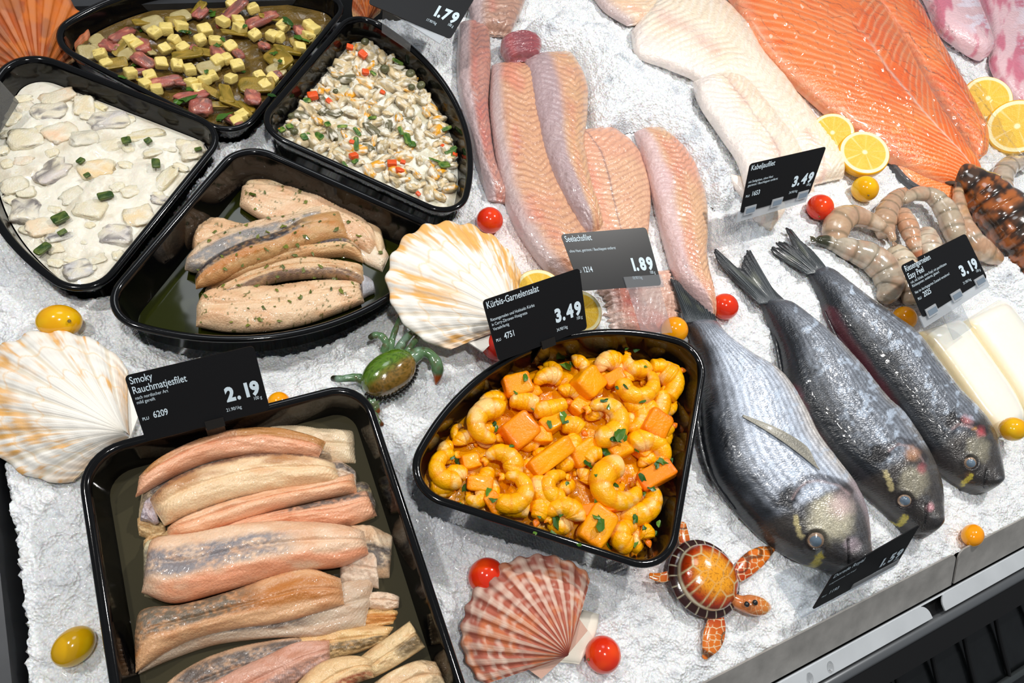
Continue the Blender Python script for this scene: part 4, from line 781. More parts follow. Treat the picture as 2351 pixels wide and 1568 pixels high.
# salmon
def salm(s, c=.5, n=30, k=9, fade=.5):
    def f(U, V, px, py):
        col = mixc(lin((252, 132, 60)), lin((248, 110, 38)), sm(.35, .7, fbm(px * .015 + s, py * .015, s, 3)))
        ln = lines(U, V, n, k, c, .35, .17, s) * sm(.35, .6, fbm(px * .012 - s, py * .012, s + 2, 2) + fade * (np.abs(V - c) > .12)); col = mixc(col, lin((252, 190, 142)), .62 * ln)
        col = mixc(col, lin((250, 178, 140)), .55 * sm(.07, .0, V) + .5 * sm(.94, 1., V)); return mixc(col, lin((236, 214, 200)), .7 * np.exp(-((V - c) / .012) ** 2) * sm(.3, .6, U))
    return f
GL = 'salmon sides under clear film'
def rising(pts, z0, z1): return PP(pts, np.linspace(z0, z1, len(pts)))
slab('salmon_side', PP([(1950, -60), (2020, 30), (2090, 130), (2150, 230), (2200, 310), (2240, 372)], .006), PP([(2060, -60), (2110, 30), (2160, 120), (2210, 215), (2248, 290), (2262, 355)], .006), .020, fleshw, colf=salm(51., n=24), label='narrow salmon side behind, right of the larger side', cat='salmon side', group=GL, nu=180, nv=50, hf=chevh(24, 9, .5, .0005))
slab('salmon_side', PP([(2040, 370), (2085, 420), (2140, 450), (2190, 478), (2222, 480)], .004), PP([(2100, 350), (2150, 380), (2190, 400), (2215, 430), (2230, 462)], .004), .012, fleshw, colf=salm(55., n=18), label='salmon tail end with dark skin edge beside the raw prawns', cat='salmon side', group=GL, nu=120, nv=40)
slab('skin_edge', PP([(2032, 372), (2078, 426), (2138, 458), (2190, 486)], .001), PP([(2046, 372), (2090, 420), (2144, 450), (2194, 476)], .001), .008, skinm, colf=lambda U, V, px, py: np.broadcast_to(lin((70, 72, 76)), U.shape + (3,)), label='dark salmon skin edge curving between lemon and prawns', cat='salmon skin', nu=80, nv=12)
slab('salmon_side', PP([(1600, -80), (1672, 0), (1720, 80), (1780, 160), (1850, 225), (1900, 268), (1970, 320), (2040, 372), (2110, 415), (2180, 440)], .006), PP([(1960, -80), (2010, 10), (2060, 90), (2105, 180), (2150, 260), (2190, 320), (2215, 360), (2235, 390), (2240, 410), (2240, 425)], .010), .028, fleshw, colf=salm(60., c=.62, n=30, k=13), label='large orange salmon side with white marbling at the top right', cat='salmon side', group=GL, nu=300, nv=110, hf=chevh(30, 13, .62, .0006, 60.))
# film over the salmon
fL, fR = PP([(1640, -80), (1690, 40), (1780, 150), (1870, 235), (1960, 305), (2060, 383)], [.034, .034, .030, .026, .020, .014]), PP([(2110, -80), (2170, 30), (2240, 160), (2300, 260), (2360, 330), (2420, 380)], [.032, .032, .03, .028, .02, .012])
nu, nv = 150, 120; Lc, Rc = cr(fL, nu), cr(fR, nu); vv = np.linspace(0, 1, nv)[None, :, None]; G = Lc[:, None] * (1 - vv) + Rc[:, None] * vv; uu, v2 = np.meshgrid(np.linspace(0, 1, nu), np.linspace(0, 1, nv), indexing='ij')
wr_ = 1 - np.abs(2 * fbm(G[..., 0] * 34, G[..., 1] * 34, 3., 4) - 1) * 2
G[..., 2] += .0045 + .0016 * (fbm(G[..., 0] * 220, G[..., 1] * 150, 2., 2) - .5) + .006 * np.clip(wr_, 0, 1) ** 3 + .008 * np.sin(PI * np.clip(v2 * 1.3, 0, 1)) - .010 * sm(.7, 1, v2) + .003 * (fbm(G[..., 0] * 90, G[..., 1] * 90, 6.) - .5)
mk('clear_film', G, [f[::-1] for f in gf(nu, nv)], film, label='wrinkled clear plastic film lying over the salmon sides', cat='plastic film')
tube('film_fold', PP([(2050, 386), (2150, 376), (2260, 374), (2370, 372)], .030), [.0009] * 4, film, n=30, k=8, label='folded front edge of the clear film across the lobster tail', cat='plastic film')
tube('film_fold', PP([(2260, 262), (2262, 300), (2258, 352)], .034), [.0010] * 3, film, n=20, k=8, label='short folded film corner at the salmon end', cat='plastic film')
tube('film_fold', PP([(2285, 255), (2310, 310), (2360, 370)], .040), [.0011] * 3, film, n=20, k=8, label='long film fold crossing the lemon slices at the right', cat='plastic film')
# red snapper at the top right
def snap(s): 
    def f(U, V, px, py):
        c = mixc(lin((226, 190, 196)), lin((206, 120, 140)), sm(.45, .65, fbm(px * .05 + s, py * .02, s, 4))); return mixc(c, lin((234, 226, 240)), .8 * sm(.5, .62, fbm(px * .04 + s, py * .10, s + 5, 3)) * sm(.1, .4, V))
    return f
fillet('pink_fish_piece', [(2085, -60), (2125, 10), (2150, 70), (2200, 110), (2250, 140)], [(2200, -60), (2230, 0), (2245, 40), (2260, 80), (2268, 130)], .008, .026, snap(71.), 'pink and white skinned fish piece left at the top right corner', 'fish piece', nu=130, nv=60, hf=lambda U, V, px, py: .002 * (fbm(px * .05, py * .05, 2.) - .5))
fillet('pink_fish_piece', [(2215, -80), (2250, 0), (2268, 60), (2270, 120), (2275, 160), (2310, 220), (2370, 280)], [(2400, -80), (2420, 0), (2430, 60), (2440, 120), (2450, 160), (2460, 200), (2470, 240)], .006, .030, snap(76.), 'large pale pink fish piece in the top right corner', 'fish piece', nu=140, nv=90, hf=lambda U, V, px, py: .003 * (fbm(px * .03, py * .03, 2.) - .5))
# squid
squidm = mat('squid', vc=True, rough=.18, spec=.6, coat=.6, bump=.15, bscale=120, bdist=.002, sss=.4, sssr=.006)
def sq(U, V, px, py): return mixc(lin((250, 247, 236)), lin((236, 214, 160)), .75 * sm(.12, .0, V) + .12 * fbm(U * 5, V * 5, 2.))
fillet('squid_tube', [(2105, 765), (2150, 820), (2200, 890), (2250, 960), (2290, 1005)], [(2195, 735), (2235, 790), (2285, 860), (2320, 915), (2345, 975)], .004, .018, sq, 'glossy white squid tube next to the third silver fish', 'squid', m=squidm, group='white squid tubes', nu=90, nv=44, p=2.2)
fillet('squid_tube', [(2203, 742), (2250, 810), (2298, 880), (2340, 945), (2370, 990)], [(2290, 690), (2345, 760), (2400, 840), (2450, 920), (2470, 960)], .006, .022, sq, 'glossy white squid tube at the right edge below the prawn sign', 'squid', m=squidm, group='white squid tubes', nu=90, nv=44, p=2.2)
# ------------------------------------------------------------------ heaped ice over the fillets
def mound(cx, cy, poly, z, h, label, seed, soft=.022):
    W = PP(np.array(poly, float), z); lo, hi = W[:, :2].min(0) - .01, W[:, :2].max(0) + .01; st = .0013
    X, Y = np.meshgrid(np.arange(lo[0], hi[0], st), np.arange(lo[1], hi[1], st), indexing='ij'); X = X + (vn(X * 900, Y * 900, 3) - .5) * .001; Y = Y + (vn(X * 900, Y * 900, 8) - .5) * .001
    o = cr(np.vstack([W, W[:1]]), 121)[:-1, :2]; d = np.full(X.shape, 9.)
    for a, b in zip(o, np.roll(o, -1, 0)):
        ab = b - a; t = np.clip(((X - a[0]) * ab[0] + (Y - a[1]) * ab[1]) / (ab @ ab), 0, 1); d = np.minimum(d, np.hypot(X - a[0] - ab[0] * t, Y - a[1] - ab[1] * t))
    sd = np.where(inpoly(X, Y, o), d, -d) + .008 * (fbm(X * 90, Y * 90, seed, 3) - .5)
    Z = z - .012 + (h + .012) * (1 - np.exp(-np.clip(sd, 0, 1) / soft)) ** .8 + .005 * (fbm(X * 45, Y * 45, seed, 3) - .5) + .0046 * (vn(X * 300, Y * 300, 2.) - .5) + .0024 * (vn(X * 560, Y * 560, 5.) - .5)
    keep = sd > -.0015; nu, nv = X.shape; f = [q for q in gf(nu, nv) if keep.flat[q[0]] and keep.flat[q[1]] and keep.flat[q[2]] and keep.flat[q[3]]]
    used = np.unique(np.array(f)); re = np.full(nu * nv, -1); re[used] = np.arange(len(used)); V = np.stack([X, Y, Z], -1).reshape(-1, 3)[used]; f = re[np.array(f)]
    c = mixc(lin((240, 244, 248)), lin((206, 211, 217)), sm(.5, .8, fbm(X * 60, Y * 60, 4.))).reshape(-1, 3)[used]
    return mk('ice_heap', V, [q[::-1] for q in f.tolist()], icem, col=c, kind='stuff', label=label, cat='ice')
mound(1450, 200, [(1290, 40), (1400, 60), (1450, 110), (1500, 165), (1590, 200), (1600, 260), (1650, 330), (1690, 400), (1690, 460), (1650, 470), (1612, 420), (1570, 350), (1500, 295), (1440, 290), (1405, 310), (1360, 300), (1345, 240), (1352, 170), (1320, 125), (1240, 95), (1215, 40)], .012, .024, 'loose heap of crushed ice lying across the pink and white fillets', 3.)
mound(2300, 640, [(2240, 600), (2290, 570), (2340, 600), (2420, 700), (2420, 780), (2330, 700), (2270, 660)], .004, .016, 'small heap of crushed ice beside the raw prawns at the right edge', 9.)
mound(1180, 215, [(1135, 215), (1160, 190), (1195, 200), (1218, 235), (1190, 250), (1150, 245)], .022, .004, 'small patch of crushed ice on the second pink fillet', 12.)
# ------------------------------------------------------------------ matjes fillets in herb oil (dish A)
def herring(base, dark=None, dv=(0, .3), brown=None, bv=(.7, 1.), s=0., herbs=.0, dspan=(0., 1.)):
    b = lin(base)
    def f(U, V, px, py):
        c = mixc(b, b * np.array([.92, .80, .72]), sm(.4, .75, fbm(px * .02 + s, py * .05, s, 3)))
        c = c * (.94 + .12 * fbm(px * .3 + s, py * .3, s, 2))[..., None]
        w = .10 * (fbm(px * .03 + s, py * .03, s, 3) - .5)
        if brown is not None: c = mixc(c, lin(brown), .85 * sm(bv[0] - .08, bv[0] + .08, V + w) * sm(bv[1] + .06, bv[1] - .06, V + w) * sm(.25, .55, fbm(px * .01 + s, py * .02, s)))
        if dark is not None: c = mixc(c, lin(dark), sm(dv[0] - .06, dv[0] + .06, V + w) * sm(dv[1] + .06, dv[1] - .06, V + w) * sm(.18, .60, .55 * fbm(px * .12 + s, py * .20, s, 3) + .45 * fbm(px * .02, py * .04, s)) * sm(dspan[0] - .1, dspan[0] + .1, U) * sm(dspan[1] + .1, dspan[1] - .1, U))
        if herbs: c = mixc(c, lin((92, 96, 30)), herbs * sm(.80, .84, vn(px * .22 + s * 7, py * .22, s)) * sm(.4, .6, vn(px * .06, py * .06, s)))
        return c
    return f
GA = 'pale fillets in herb oil'; crv = lambda a, s: (lambda U, V, px, py: 1.5 * a * (fbm(U * 6 + s, V * 4, s, 3) - .5) - .0007 * lines(U, V, 46, 8, .5, .5, .2, s) - .0016 * np.exp(-((V - .48 - .1 * (fbm(U * 3 + s, 1., s) - .5)) / .035) ** 2) * sm(0, .2, U))
def ma(L_, R_, z, th, cf, lab, **kw): fillet('matjes_fillet', L_, R_, z, th, cf, lab, 'fish fillet', m=flesh, group=GA, nu=kw.pop('nu', 130), nv=kw.pop('nv', 44), **kw)
tan = (228, 196, 158)
ma([(560, 418), (640, 422), (720, 434), (800, 462), (862, 510), (884, 570)], [(565, 440), (640, 450), (720, 466), (800, 500), (850, 560), (876, 620)], -.003, .010, herring((226, 198, 160), s=2., herbs=.6), 'narrow fillet behind the uppermost pale fillet')
ma([(556, 428), (640, 432), (720, 446), (790, 474), (845, 520), (868, 560)], [(550, 475), (600, 505), (660, 520), (730, 535), (800, 560), (850, 590)], .000, .013, herring((232, 198, 162), s=4., herbs=.9), 'uppermost broad pale fillet in the herb oil dish', hf=crv(.004, 1.))
ma([(790, 520), (850, 530), (893, 590)], [(800, 560), (830, 600), (878, 625)], -.004, .008, herring((232, 212, 186), s=6., herbs=.8), 'small pale flap at the right end of the herb oil dish')
ma([(448, 512), (500, 508), (560, 522), (620, 530)], [(440, 570), (455, 578), (520, 560), (600, 545)], -.003, .012, herring(tan, s=8., herbs=.7), 'short fillet end at the left of the herb oil dish', hf=crv(.004, 3.))
ma([(470, 668), (540, 620), (620, 582), (700, 562), (780, 556), (828, 574)], [(500, 660), (560, 640), (640, 610), (720, 596), (790, 590), (834, 604)], -.001, .014, herring((222, 184, 136), dark=(96, 88, 92), dv=(.1, .5), s=11., herbs=.9), 'pale fillet with grey stripe right of the dark skinned pair', hf=crv(.003, 5.))
ma([(428, 596), (470, 560), (540, 528), (610, 512), (690, 494), (748, 476)], [(424, 620), (460, 625), (520, 600), (590, 570), (660, 545), (740, 520)], .004, .013, herring((224, 196, 164), dark=(142, 138, 136), dv=(.45, 1.), s=14., herbs=.5), 'silver edged fillet lying diagonally in the herb oil dish', hf=crv(.003, 7.))
ma([(448, 640), (490, 596), (560, 562), (640, 538), (700, 505), (780, 488)], [(450, 664), (500, 648), (560, 620), (640, 588), (720, 562), (800, 548)], .009, .012, herring((206, 164, 112), dark=(58, 52, 54), dv=(-.1, .5), brown=(190, 120, 50), bv=(.5, .8), s=17., herbs=.3, dspan=(-.1, .75)), 'dark skinned fillet with brown ribs on top in the herb oil dish', hf=lambda U, V, px, py: .0012 * np.sin(U * 90) * sm(.6, .9, V) * (U < .7) + .003 * (fbm(U * 5, V * 3, 2.) - .5))
ma([(466, 694), (530, 652), (610, 622), (690, 600), (760, 604), (832, 612)], [(470, 706), (540, 684), (620, 652), (700, 640), (770, 640), (838, 655)], .003, .013, herring((222, 186, 144), s=20., herbs=.9, dark=(140, 118, 104), dv=(.75, 1.)), 'twisted tan fillet with pointed end above the lowest fillet', hf=crv(.004, 9.))
ma([(826, 632), (845, 640), (856, 652)], [(830, 690), (845, 680), (862, 672)], -.001, .008, herring((190, 190, 196), s=25.), 'small silver fillet tip at the right of the lowest pale fillet', nu=40, nv=24)
ma([(452, 704), (480, 674), (560, 664), (640, 660), (740, 648), (826, 652)], [(450, 750), (520, 762), (600, 762), (690, 748), (770, 722), (836, 696)], .004, .014, herring((234, 200, 162), s=28., herbs=.9), 'lowest broad pale fillet along the curved front of the dish', hf=crv(.004, 11.))
HA = []
for x, y in scatter([(570, 425), (700, 440), (820, 490), (880, 560), (890, 610), (840, 650), (825, 690), (760, 715), (620, 750), (460, 745), (450, 690), (470, 640), (430, 610), (450, 530), (560, 520)], 70, 22):
    W = P(x, y, .016); HA.append((flake('herb_flake', W, wr(rng.uniform(3, 7.5), W), herb, ((66, 78, 18), (112, 118, 40)), cat='herb flake', group='herb flakes on the pale fillets'), (x, y)))
settle2(HA, .0004); rowlabels(HA, 'small green herb flake on the pale fillets', 8)
# ------------------------------------------------------------------ smoked herring fillets (tray T)
GT = 'smoked herring fillets in the tray'
def sh(L_, R_, z, th, cf, lab, **kw): fillet('smoked_herring_fillet', L_, R_, z, th, cf, lab, 'fish fillet', m=flesh, group=GT, nu=kw.pop('nu', 130), nv=kw.pop('nv', 48), hf=kw.pop('hf', crv(.004, len(lab) * 1.3)), **kw)
pk_ = (236, 178, 142); cr_ = (228, 204, 166); gy = (104, 94, 88); sv = (136, 130, 132)
sh([(560, 985), (640, 978), (720, 984), (812, 990)], [(600, 1040), (680, 1048), (740, 1062), (818, 1066)], .017, .010, herring((226, 204, 170), s=31.), 'square pale fillet end under brine at the top right of the tray')
sh([(720, 1066), (780, 1062), (818, 1085)], [(740, 1120), (790, 1125), (818, 1128)], .018, .010, herring((224, 200, 176), dark=gy, dv=(.1, .4), s=33.), 'pale fillet end with dark edge, right side, second from the top')
sh([(820, 1108), (845, 1112), (862, 1160)], [(760, 1190), (810, 1204), (860, 1190)], .018, .008, herring((214, 196, 150), dark=gy, dv=(.0, .5), s=35.), 'fillet tail under brine, right side, third from the top')
sh([(315, 1188), (345, 1190), (380, 1205)], [(320, 1232), (350, 1240), (385, 1232)], .017, .008, herring((220, 186, 136), s=36.), 'short fillet end at the left tray wall, upper one')
sh([(330, 1240), (370, 1222), (420, 1215)], [(330, 1265), (380, 1250), (430, 1240)], .017, .007, herring((220, 186, 136), s=37.), 'short fillet end at the left tray wall, lower one')
sh([(800, 1205), (850, 1208), (902, 1232)], [(830, 1320), (860, 1330), (894, 1328)], .017, .010, herring((228, 202, 170), dark=gy, dv=(.35, .8), s=39.), 'square fillet end with dark flecks by the right tray wall')
sh([(780, 1262), (830, 1268), (864, 1272)], [(780, 1340), (830, 1345), (870, 1352)], .020, .010, herring((230, 204, 180), s=41.), 'pale fillet end tucked right of the big silver fillet')
sh([(840, 1362), (880, 1360), (918, 1370)], [(840, 1396), (880, 1402), (915, 1396)], .018, .008, herring((236, 206, 178), s=43.), 'small pink fillet tip by the right tray wall')
sh([(740, 1400), (820, 1396), (918, 1400)], [(740, 1440), (820, 1446), (905, 1436)], .015, .008, herring((222, 178, 116), s=44., brown=(200, 130, 60), bv=(.3, .8)), 'amber fillet under brine near the right tray wall')
sh([(640, 1480), (720, 1446), (800, 1436), (905, 1440)], [(660, 1530), (740, 1520), (820, 1500), (880, 1478)], .017, .011, herring((232, 196, 140), dark=(120, 100, 70), dv=(.55, .9), s=46.), 'golden fillet under brine left of the diagonal piece')
sh([(800, 1530), (850, 1490), (900, 1455), (940, 1426)], [(860, 1556), (900, 1535), (940, 1510), (976, 1486)], .024, .012, herring((232, 202, 154), dark=(130, 110, 80), dv=(.5, .9), s=48., dspan=(.55, 1)), 'diagonal cut fillet end in the lower right of the tray')
sh([(840, 1580), (900, 1540), (960, 1516), (1000, 1520)], [(860, 1640), (920, 1610), (980, 1590), (1030, 1590)], .022, .012, herring((234, 208, 168), s=50.), 'pale fillet at the lower right tray wall')
sh([(330, 1100), (400, 1064), (480, 1030), (560, 1010), (650, 1010), (750, 1018)], [(318, 1190), (400, 1130), (480, 1100), (560, 1070), (650, 1062), (765, 1060)], .020, .012, herring(cr_, s=52., dark=gy, dv=(.6, 1.)), 'shaded fillet beneath the topmost curved fillet')
sh([(322, 1195), (336, 1150), (352, 1140)], [(346, 1200), (356, 1205), (366, 1200)], .026, .008, herring((196, 184, 190), s=53.), 'lilac silver fillet tip at the left of the tray', nu=40, nv=24)
sh([(420, 1250), (500, 1218), (590, 1188), (680, 1166), (770, 1146), (842, 1128)], [(470, 1262), (560, 1238), (640, 1222), (720, 1212), (800, 1208), (866, 1184)], .022, .014, herring(pk_, dark=gy, dv=(.0, .30), s=55., dspan=(.5, 1)), 'fourth long fillet from the top of the tray, dark upper edge')
sh([(384, 1212), (450, 1180), (540, 1150), (640, 1126), (730, 1112), (812, 1088)], [(386, 1242), (460, 1230), (550, 1200), (640, 1172), (740, 1148), (820, 1134)], .025, .015, herring((240, 190, 152), s=57., dark=(150, 120, 100), dv=(.0, .12)), 'third long pink fillet from the top of the tray')
sh([(342, 1150), (400, 1104), (500, 1066), (600, 1046), (700, 1050), (768, 1066)], [(378, 1208), (440, 1184), (520, 1156), (620, 1134), (710, 1122), (784, 1110)], .029, .016, herring((238, 206, 164), brown=(176, 120, 70), bv=(.02, .4), s=59., dark=(130, 100, 84), dv=(.0, .16)), 'second long cream coloured fillet from the top of the tray')
sh([(320, 1096), (390, 1046), (470, 1010), (556, 988), (650, 990), (748, 1016)], [(312, 1142), (380, 1104), (470, 1064), (560, 1048), (650, 1048), (730, 1054)], .034, .014, herring((238, 180, 144), brown=(184, 128, 64), bv=(.02, .45), s=61.), 'topmost curved orange brown fillet in the tray')
sh([(330, 1262), (350, 1240), (420, 1240), (500, 1232)], [(332, 1370), (360, 1375), (420, 1360), (500, 1330)], .018, .012, herring((200, 186, 150), dark=gy, dv=(.2, .7), s=63.), 'grey fillet end behind the big silver fillet, left side')
sh([(350, 1400), (440, 1396), (560, 1392), (680, 1380), (780, 1340), (862, 1318)], [(318, 1548), (400, 1512), (500, 1480), (620, 1466), (740, 1462), (838, 1438)], .021, .012, herring((206, 184, 160), dark=gy, dv=(.0, .75), s=65., dspan=(0, .7)), 'broad grey skinned fillet under the bronze fillet')
sh([(310, 1452), (330, 1400), (420, 1390), (520, 1362), (620, 1325), (700, 1306), (782, 1328)], [(312, 1545), (380, 1500), (450, 1468), (540, 1446), (640, 1432), (720, 1412), (791, 1388)], .030, .014, herring((216, 168, 124), dark=(112, 100, 84), dv=(.0, .62), brown=(188, 116, 46), bv=(.2, .7), s=67., dspan=(0, .55)), 'bronze skinned fillet below the big silver fillet')
sh([(340, 1272), (360, 1238), (450, 1226), (560, 1206), (660, 1200), (760, 1206), (836, 1222)], [(326, 1362), (400, 1386), (500, 1364), (620, 1330), (710, 1312), (790, 1300), (846, 1272)], .031, .018, herring((236, 200, 168), dark=sv, dv=(.25, .66), s=69., dspan=(0, .62), brown=(232, 150, 108), bv=(.72, 1.1)), 'big silver and pink fillet across the middle of the tray')
sh([(350, 1600), (420, 1540), (500, 1500), (600, 1474), (700, 1462)], [(400, 1660), (480, 1620), (560, 1590), (640, 1560), (700, 1530)], .019, .012, herring((206, 168, 136), dark=gy, dv=(.1, .6), s=71.), 'dim fillet at the bottom edge, left of the pink cut one')
sh([(440, 1600), (520, 1550), (600, 1510), (680, 1476), (756, 1470)], [(560, 1640), (620, 1600), (680, 1570), (720, 1545), (758, 1518)], .026, .012, herring((214, 164, 142), s=73., dark=(150, 120, 110), dv=(.6, 1.)), 'pink cut fillet at the bottom edge of the picture')
sh([(640, 1630), (690, 1560), (740, 1520), (800, 1506), (852, 1512)], [(700, 1660), (760, 1610), (800, 1580), (830, 1565), (858, 1556)], .032, .014, herring((234, 198, 148), dark=(170, 90, 60), dv=(.7, 1.1), s=75.), 'curved golden fillet at the bottom edge, topmost there')
# ------------------------------------------------------------------ sea breams
def dpl(px, py, pts):               # distance in pixels to a polyline
    d = np.full(np.shape(px), 1e9)
    for (a, b), (c, e) in zip(pts[:-1], pts[1:]):
        vx, vy = c - a, e - b; t = np.clip(((px - a) * vx + (py - b) * vy) / (vx * vx + vy * vy + 1e-9), 0, 1); d = np.minimum(d, np.hypot(px - a - t * vx, py - b - t * vy))
    return d
def bream(label, Lp, Rp, th, z, feat, tail, pect=None, light=0., group='whole sea breams on the ice'):
    s = feat['s']; ex, ey, er = feat['eye']; gill = feat['gill']; yb = feat['yellow']; mouth = feat['mouth']; dark = feat['spot']; cheek = feat['cheek']
    def colf(U, V, px, py):
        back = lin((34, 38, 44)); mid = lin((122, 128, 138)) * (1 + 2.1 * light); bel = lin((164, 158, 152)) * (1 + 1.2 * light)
        w = .12 * (fbm(px * .02 + s, py * .02, s, 3) - .5)
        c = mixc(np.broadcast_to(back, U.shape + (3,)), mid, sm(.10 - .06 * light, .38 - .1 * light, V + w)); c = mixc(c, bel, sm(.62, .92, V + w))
        st = .5 + .5 * np.cos(V * 34 * PI + 2 * fbm(U * 6, V * 6, s)); c = c * (.66 + .44 * st)[..., None] * (.62 + .76 * fbm(px * .10 + s, py * .10, s, 3))[..., None]
        c = mixc(c, lin((206, 222, 242)), .6 * sm(.56, .72, fbm(px * .07 + s, py * .07, s + 3, 4)) * sm(.1, .4, V))
        pedu = sm(.16, .02, U); c = mixc(c, lin((58, 60, 66)), .7 * pedu)
        if feat.get('red') is not None: c = mixc(c, lin((96, 40, 52)), .7 * sm(26, 8, dpl(px, py, feat['red']) + 14 * (fbm(px * .06, py * .06, s) - .5)))
        g0 = feat['head']; hd = sm(-10, 14, (px - g0[0]) * g0[2] + (py - g0[1]) * g0[3])     # head side of a line
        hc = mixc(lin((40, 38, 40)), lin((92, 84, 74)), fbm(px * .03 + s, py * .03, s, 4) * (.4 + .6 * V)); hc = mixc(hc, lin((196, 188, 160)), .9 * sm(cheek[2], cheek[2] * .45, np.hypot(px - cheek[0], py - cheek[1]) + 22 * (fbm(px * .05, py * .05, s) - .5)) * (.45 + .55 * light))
        hc = hc * (.8 + .4 * vn(px * .22, py * .22, s))[..., None]
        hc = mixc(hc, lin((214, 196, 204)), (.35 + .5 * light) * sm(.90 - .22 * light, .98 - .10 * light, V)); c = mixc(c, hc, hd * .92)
        c = mixc(c, lin((22, 20, 22)), .95 * sm(dark[2], dark[2] * .35, np.hypot(px - dark[0], py - dark[1]) + 26 * (fbm(px * .07, py * .07, s) - .5)))
        c = mixc(c, lin((40, 34, 38)), .7 * sm(12, 5, dpl(px - 3, py + 9, gill))); c = mixc(c, lin((176, 150, 150)), .4 * sm(6, 3, dpl(px, py, gill) + 3 * fbm(px * .1, py * .1, s)))  # gill edge line, with its shadow painted dark beside it
        for q in feat.get('pinks', []): c = mixc(c, lin(q[3]), .6 * sm(q[2], q[2] * .15, np.hypot(px - q[0], py - q[1]) + 12 * (fbm(px * .08, py * .08, s) - .5)))
        c = mixc(c, lin((204, 188, 70)), .85 * sm(feat['yw'], feat['yw'] * .4, dpl(px, py, yb) + 8 * (vn(px * .25, py * .25, s) - .5)))
        if 'gold' in feat: c = mixc(c, lin((206, 192, 140)), .8 * sm(9, 3, dpl(px, py, feat['gold']) + 6 * (vn(px * .2, py * .2, s) - .5)))
        c = mixc(c, lin((14, 14, 16)), .8 * sm(5, 2, dpl(px, py, mouth)))
        ll = np.abs(V - (.30 + .12 * np.sin(U * PI))); c = mixc(c, lin((50, 54, 62)), .6 * np.exp(-(ll / .007) ** 2) * (1 - hd) * (np.sin(U * 300) > -.3))
        return mixc(c, lin((30, 26, 28)), .7 * sm(er * 1.6, er * 1.0, np.hypot(px - ex, py - ey)))
    def hf(U, V, px, py):
        h = .0009 * sm(12, 2, dpl(px, py, gill)) * 1. - .0016 * sm(6, 1, dpl(px, py, mouth)) - .0022 * sm(er * 1.1, er * .7, np.hypot(px - ex, py - ey)) + .0014 * sm(er * 1.7, er * 1.25, np.hypot(px - ex, py - ey)) * sm(er * 1.0, er * 1.25, np.hypot(px - ex, py - ey))
        g0 = feat['head']; hd = sm(-14, 14, (px - g0[0]) * g0[2] + (py - g0[1]) * g0[3]); h = h + hd * .0012 * (fbm(px * .05, py * .05, s) - .3)
        return h + .00055 * (vn(U * 95 + np.round(V * 46) % 2 * .5, V * 46, 1.) - .5) * (1 - hd) * sm(0, .1, V) * sm(1., .9, V)
    base = P(ex, ey, 0); root = thing('sea_bream', label, 'fish', (base[0], base[1], z - .006), group)
    body, top = slab('body', PP(Lp, z), PP(Rp, z), lambda U: th * np.clip(.30 + .9 * np.sin(np.clip(U * 1.12, 0, 1) ** .8 * PI * .72), 0, 1.1), skinm, nu=300, nv=130, p=2.0, q=2.0, edge=.05, end=.05, bot=.35, colf=colf, hf=hf, parent=root)
    # eye
    q, n = surf(top, ex, ey); R = wr(er, q)
    a = np.cross(n, [0, 1, 0]); a /= np.linalg.norm(a); b = np.cross(n, a); ks = 40; ang = np.linspace(0, 2 * PI, ks, endpoint=False)
    def dome(name, r0, r1, h0, h1, m, par, rings=8):
        V = []
        for t in np.linspace(0, 1, rings): r = r0 + (r1 - r0) * t; V.append(q + (a * np.cos(ang)[:, None] + b * np.sin(ang)[:, None]) * r + n * (h0 + (h1 - h0) * math.sin(t * PI / 2)))
        V = np.concatenate(V); f = gf(rings, ks, cv=True); f.append([(rings - 1) * ks + i for i in range(ks)][::-1] if r1 < r0 else [i for i in range(ks)]); return mk(name, V, f, m, parent=par)
    eye = dome('eye', R, R * .1, -.0006, .0024, mat('eye_iris', (176, 150, 128), rough=.14, metal=.35, coat=.8, var=.25, vscale=900), root)
    e2 = dome('pupil', R * .62, R * .05, .0016, .0032, mat('eye_pupil', (104, 122, 138), rough=.10, coat=.8), root)
    e2.parent = eye; e2.location = (0, 0, 0)
    # tail fin
    A_, B_, tips = tail
    k = len(tips); TP = cr(PP(tips, z + .004), 140); sc = cr(PP([A_, B_], z + .004), 140); rows = 40; jag = .06 * (vn(np.arange(140) * .9, 1., s) - .3)
    G = []
    for t in np.linspace(0, 1, rows): G.append(sc * (1 - t) + (TP + (TP - sc) * jag[:, None]) * t + np.array([0, 0, 1]) * (.004 * (1 - t) + .0010 * np.sin(np.arange(140) * .9)[:, None] * np.sin(t * PI)))
    G = np.array(G); U_, V_ = np.meshgrid(np.linspace(0, 1, rows), np.linspace(0, 1, 140), indexing='ij')
    cc = mixc(lin((66, 72, 76)), lin((30, 32, 36)), sm(.45, 1, U_)); cc = cc * (.65 + .6 * vn(V_ * 60, U_ * 3, s))[..., None]; cc = mixc(cc, lin((108, 112, 96)), .5 * sm(.35, .55, U_) * sm(.8, .6, U_) * sm(.4, .7, vn(V_ * 8, 1., s)))
    n0 = rows * 140; Vv = np.concatenate([G.reshape(-1, 3), G.reshape(-1, 3) - [0, 0, .0012]]); fs = [f[::-1] for f in gf(rows, 140)] + gf(rows, 140, off=n0)
    edge_ = [i for i in range(140)] + [r * 140 + 139 for r in range(1, rows)] + [(rows - 1) * 140 + i for i in range(138, -1, -1)] + [r * 140 for r in range(rows - 2, 0, -1)]
    fs += [[edge_[i], edge_[(i + 1) % len(edge_)], edge_[(i + 1) % len(edge_)] + n0, edge_[i] + n0] for i in range(len(edge_))]
    mk('tail_fin', Vv, fs, finm, col=np.concatenate([cc.reshape(-1, 3)] * 2), parent=root)
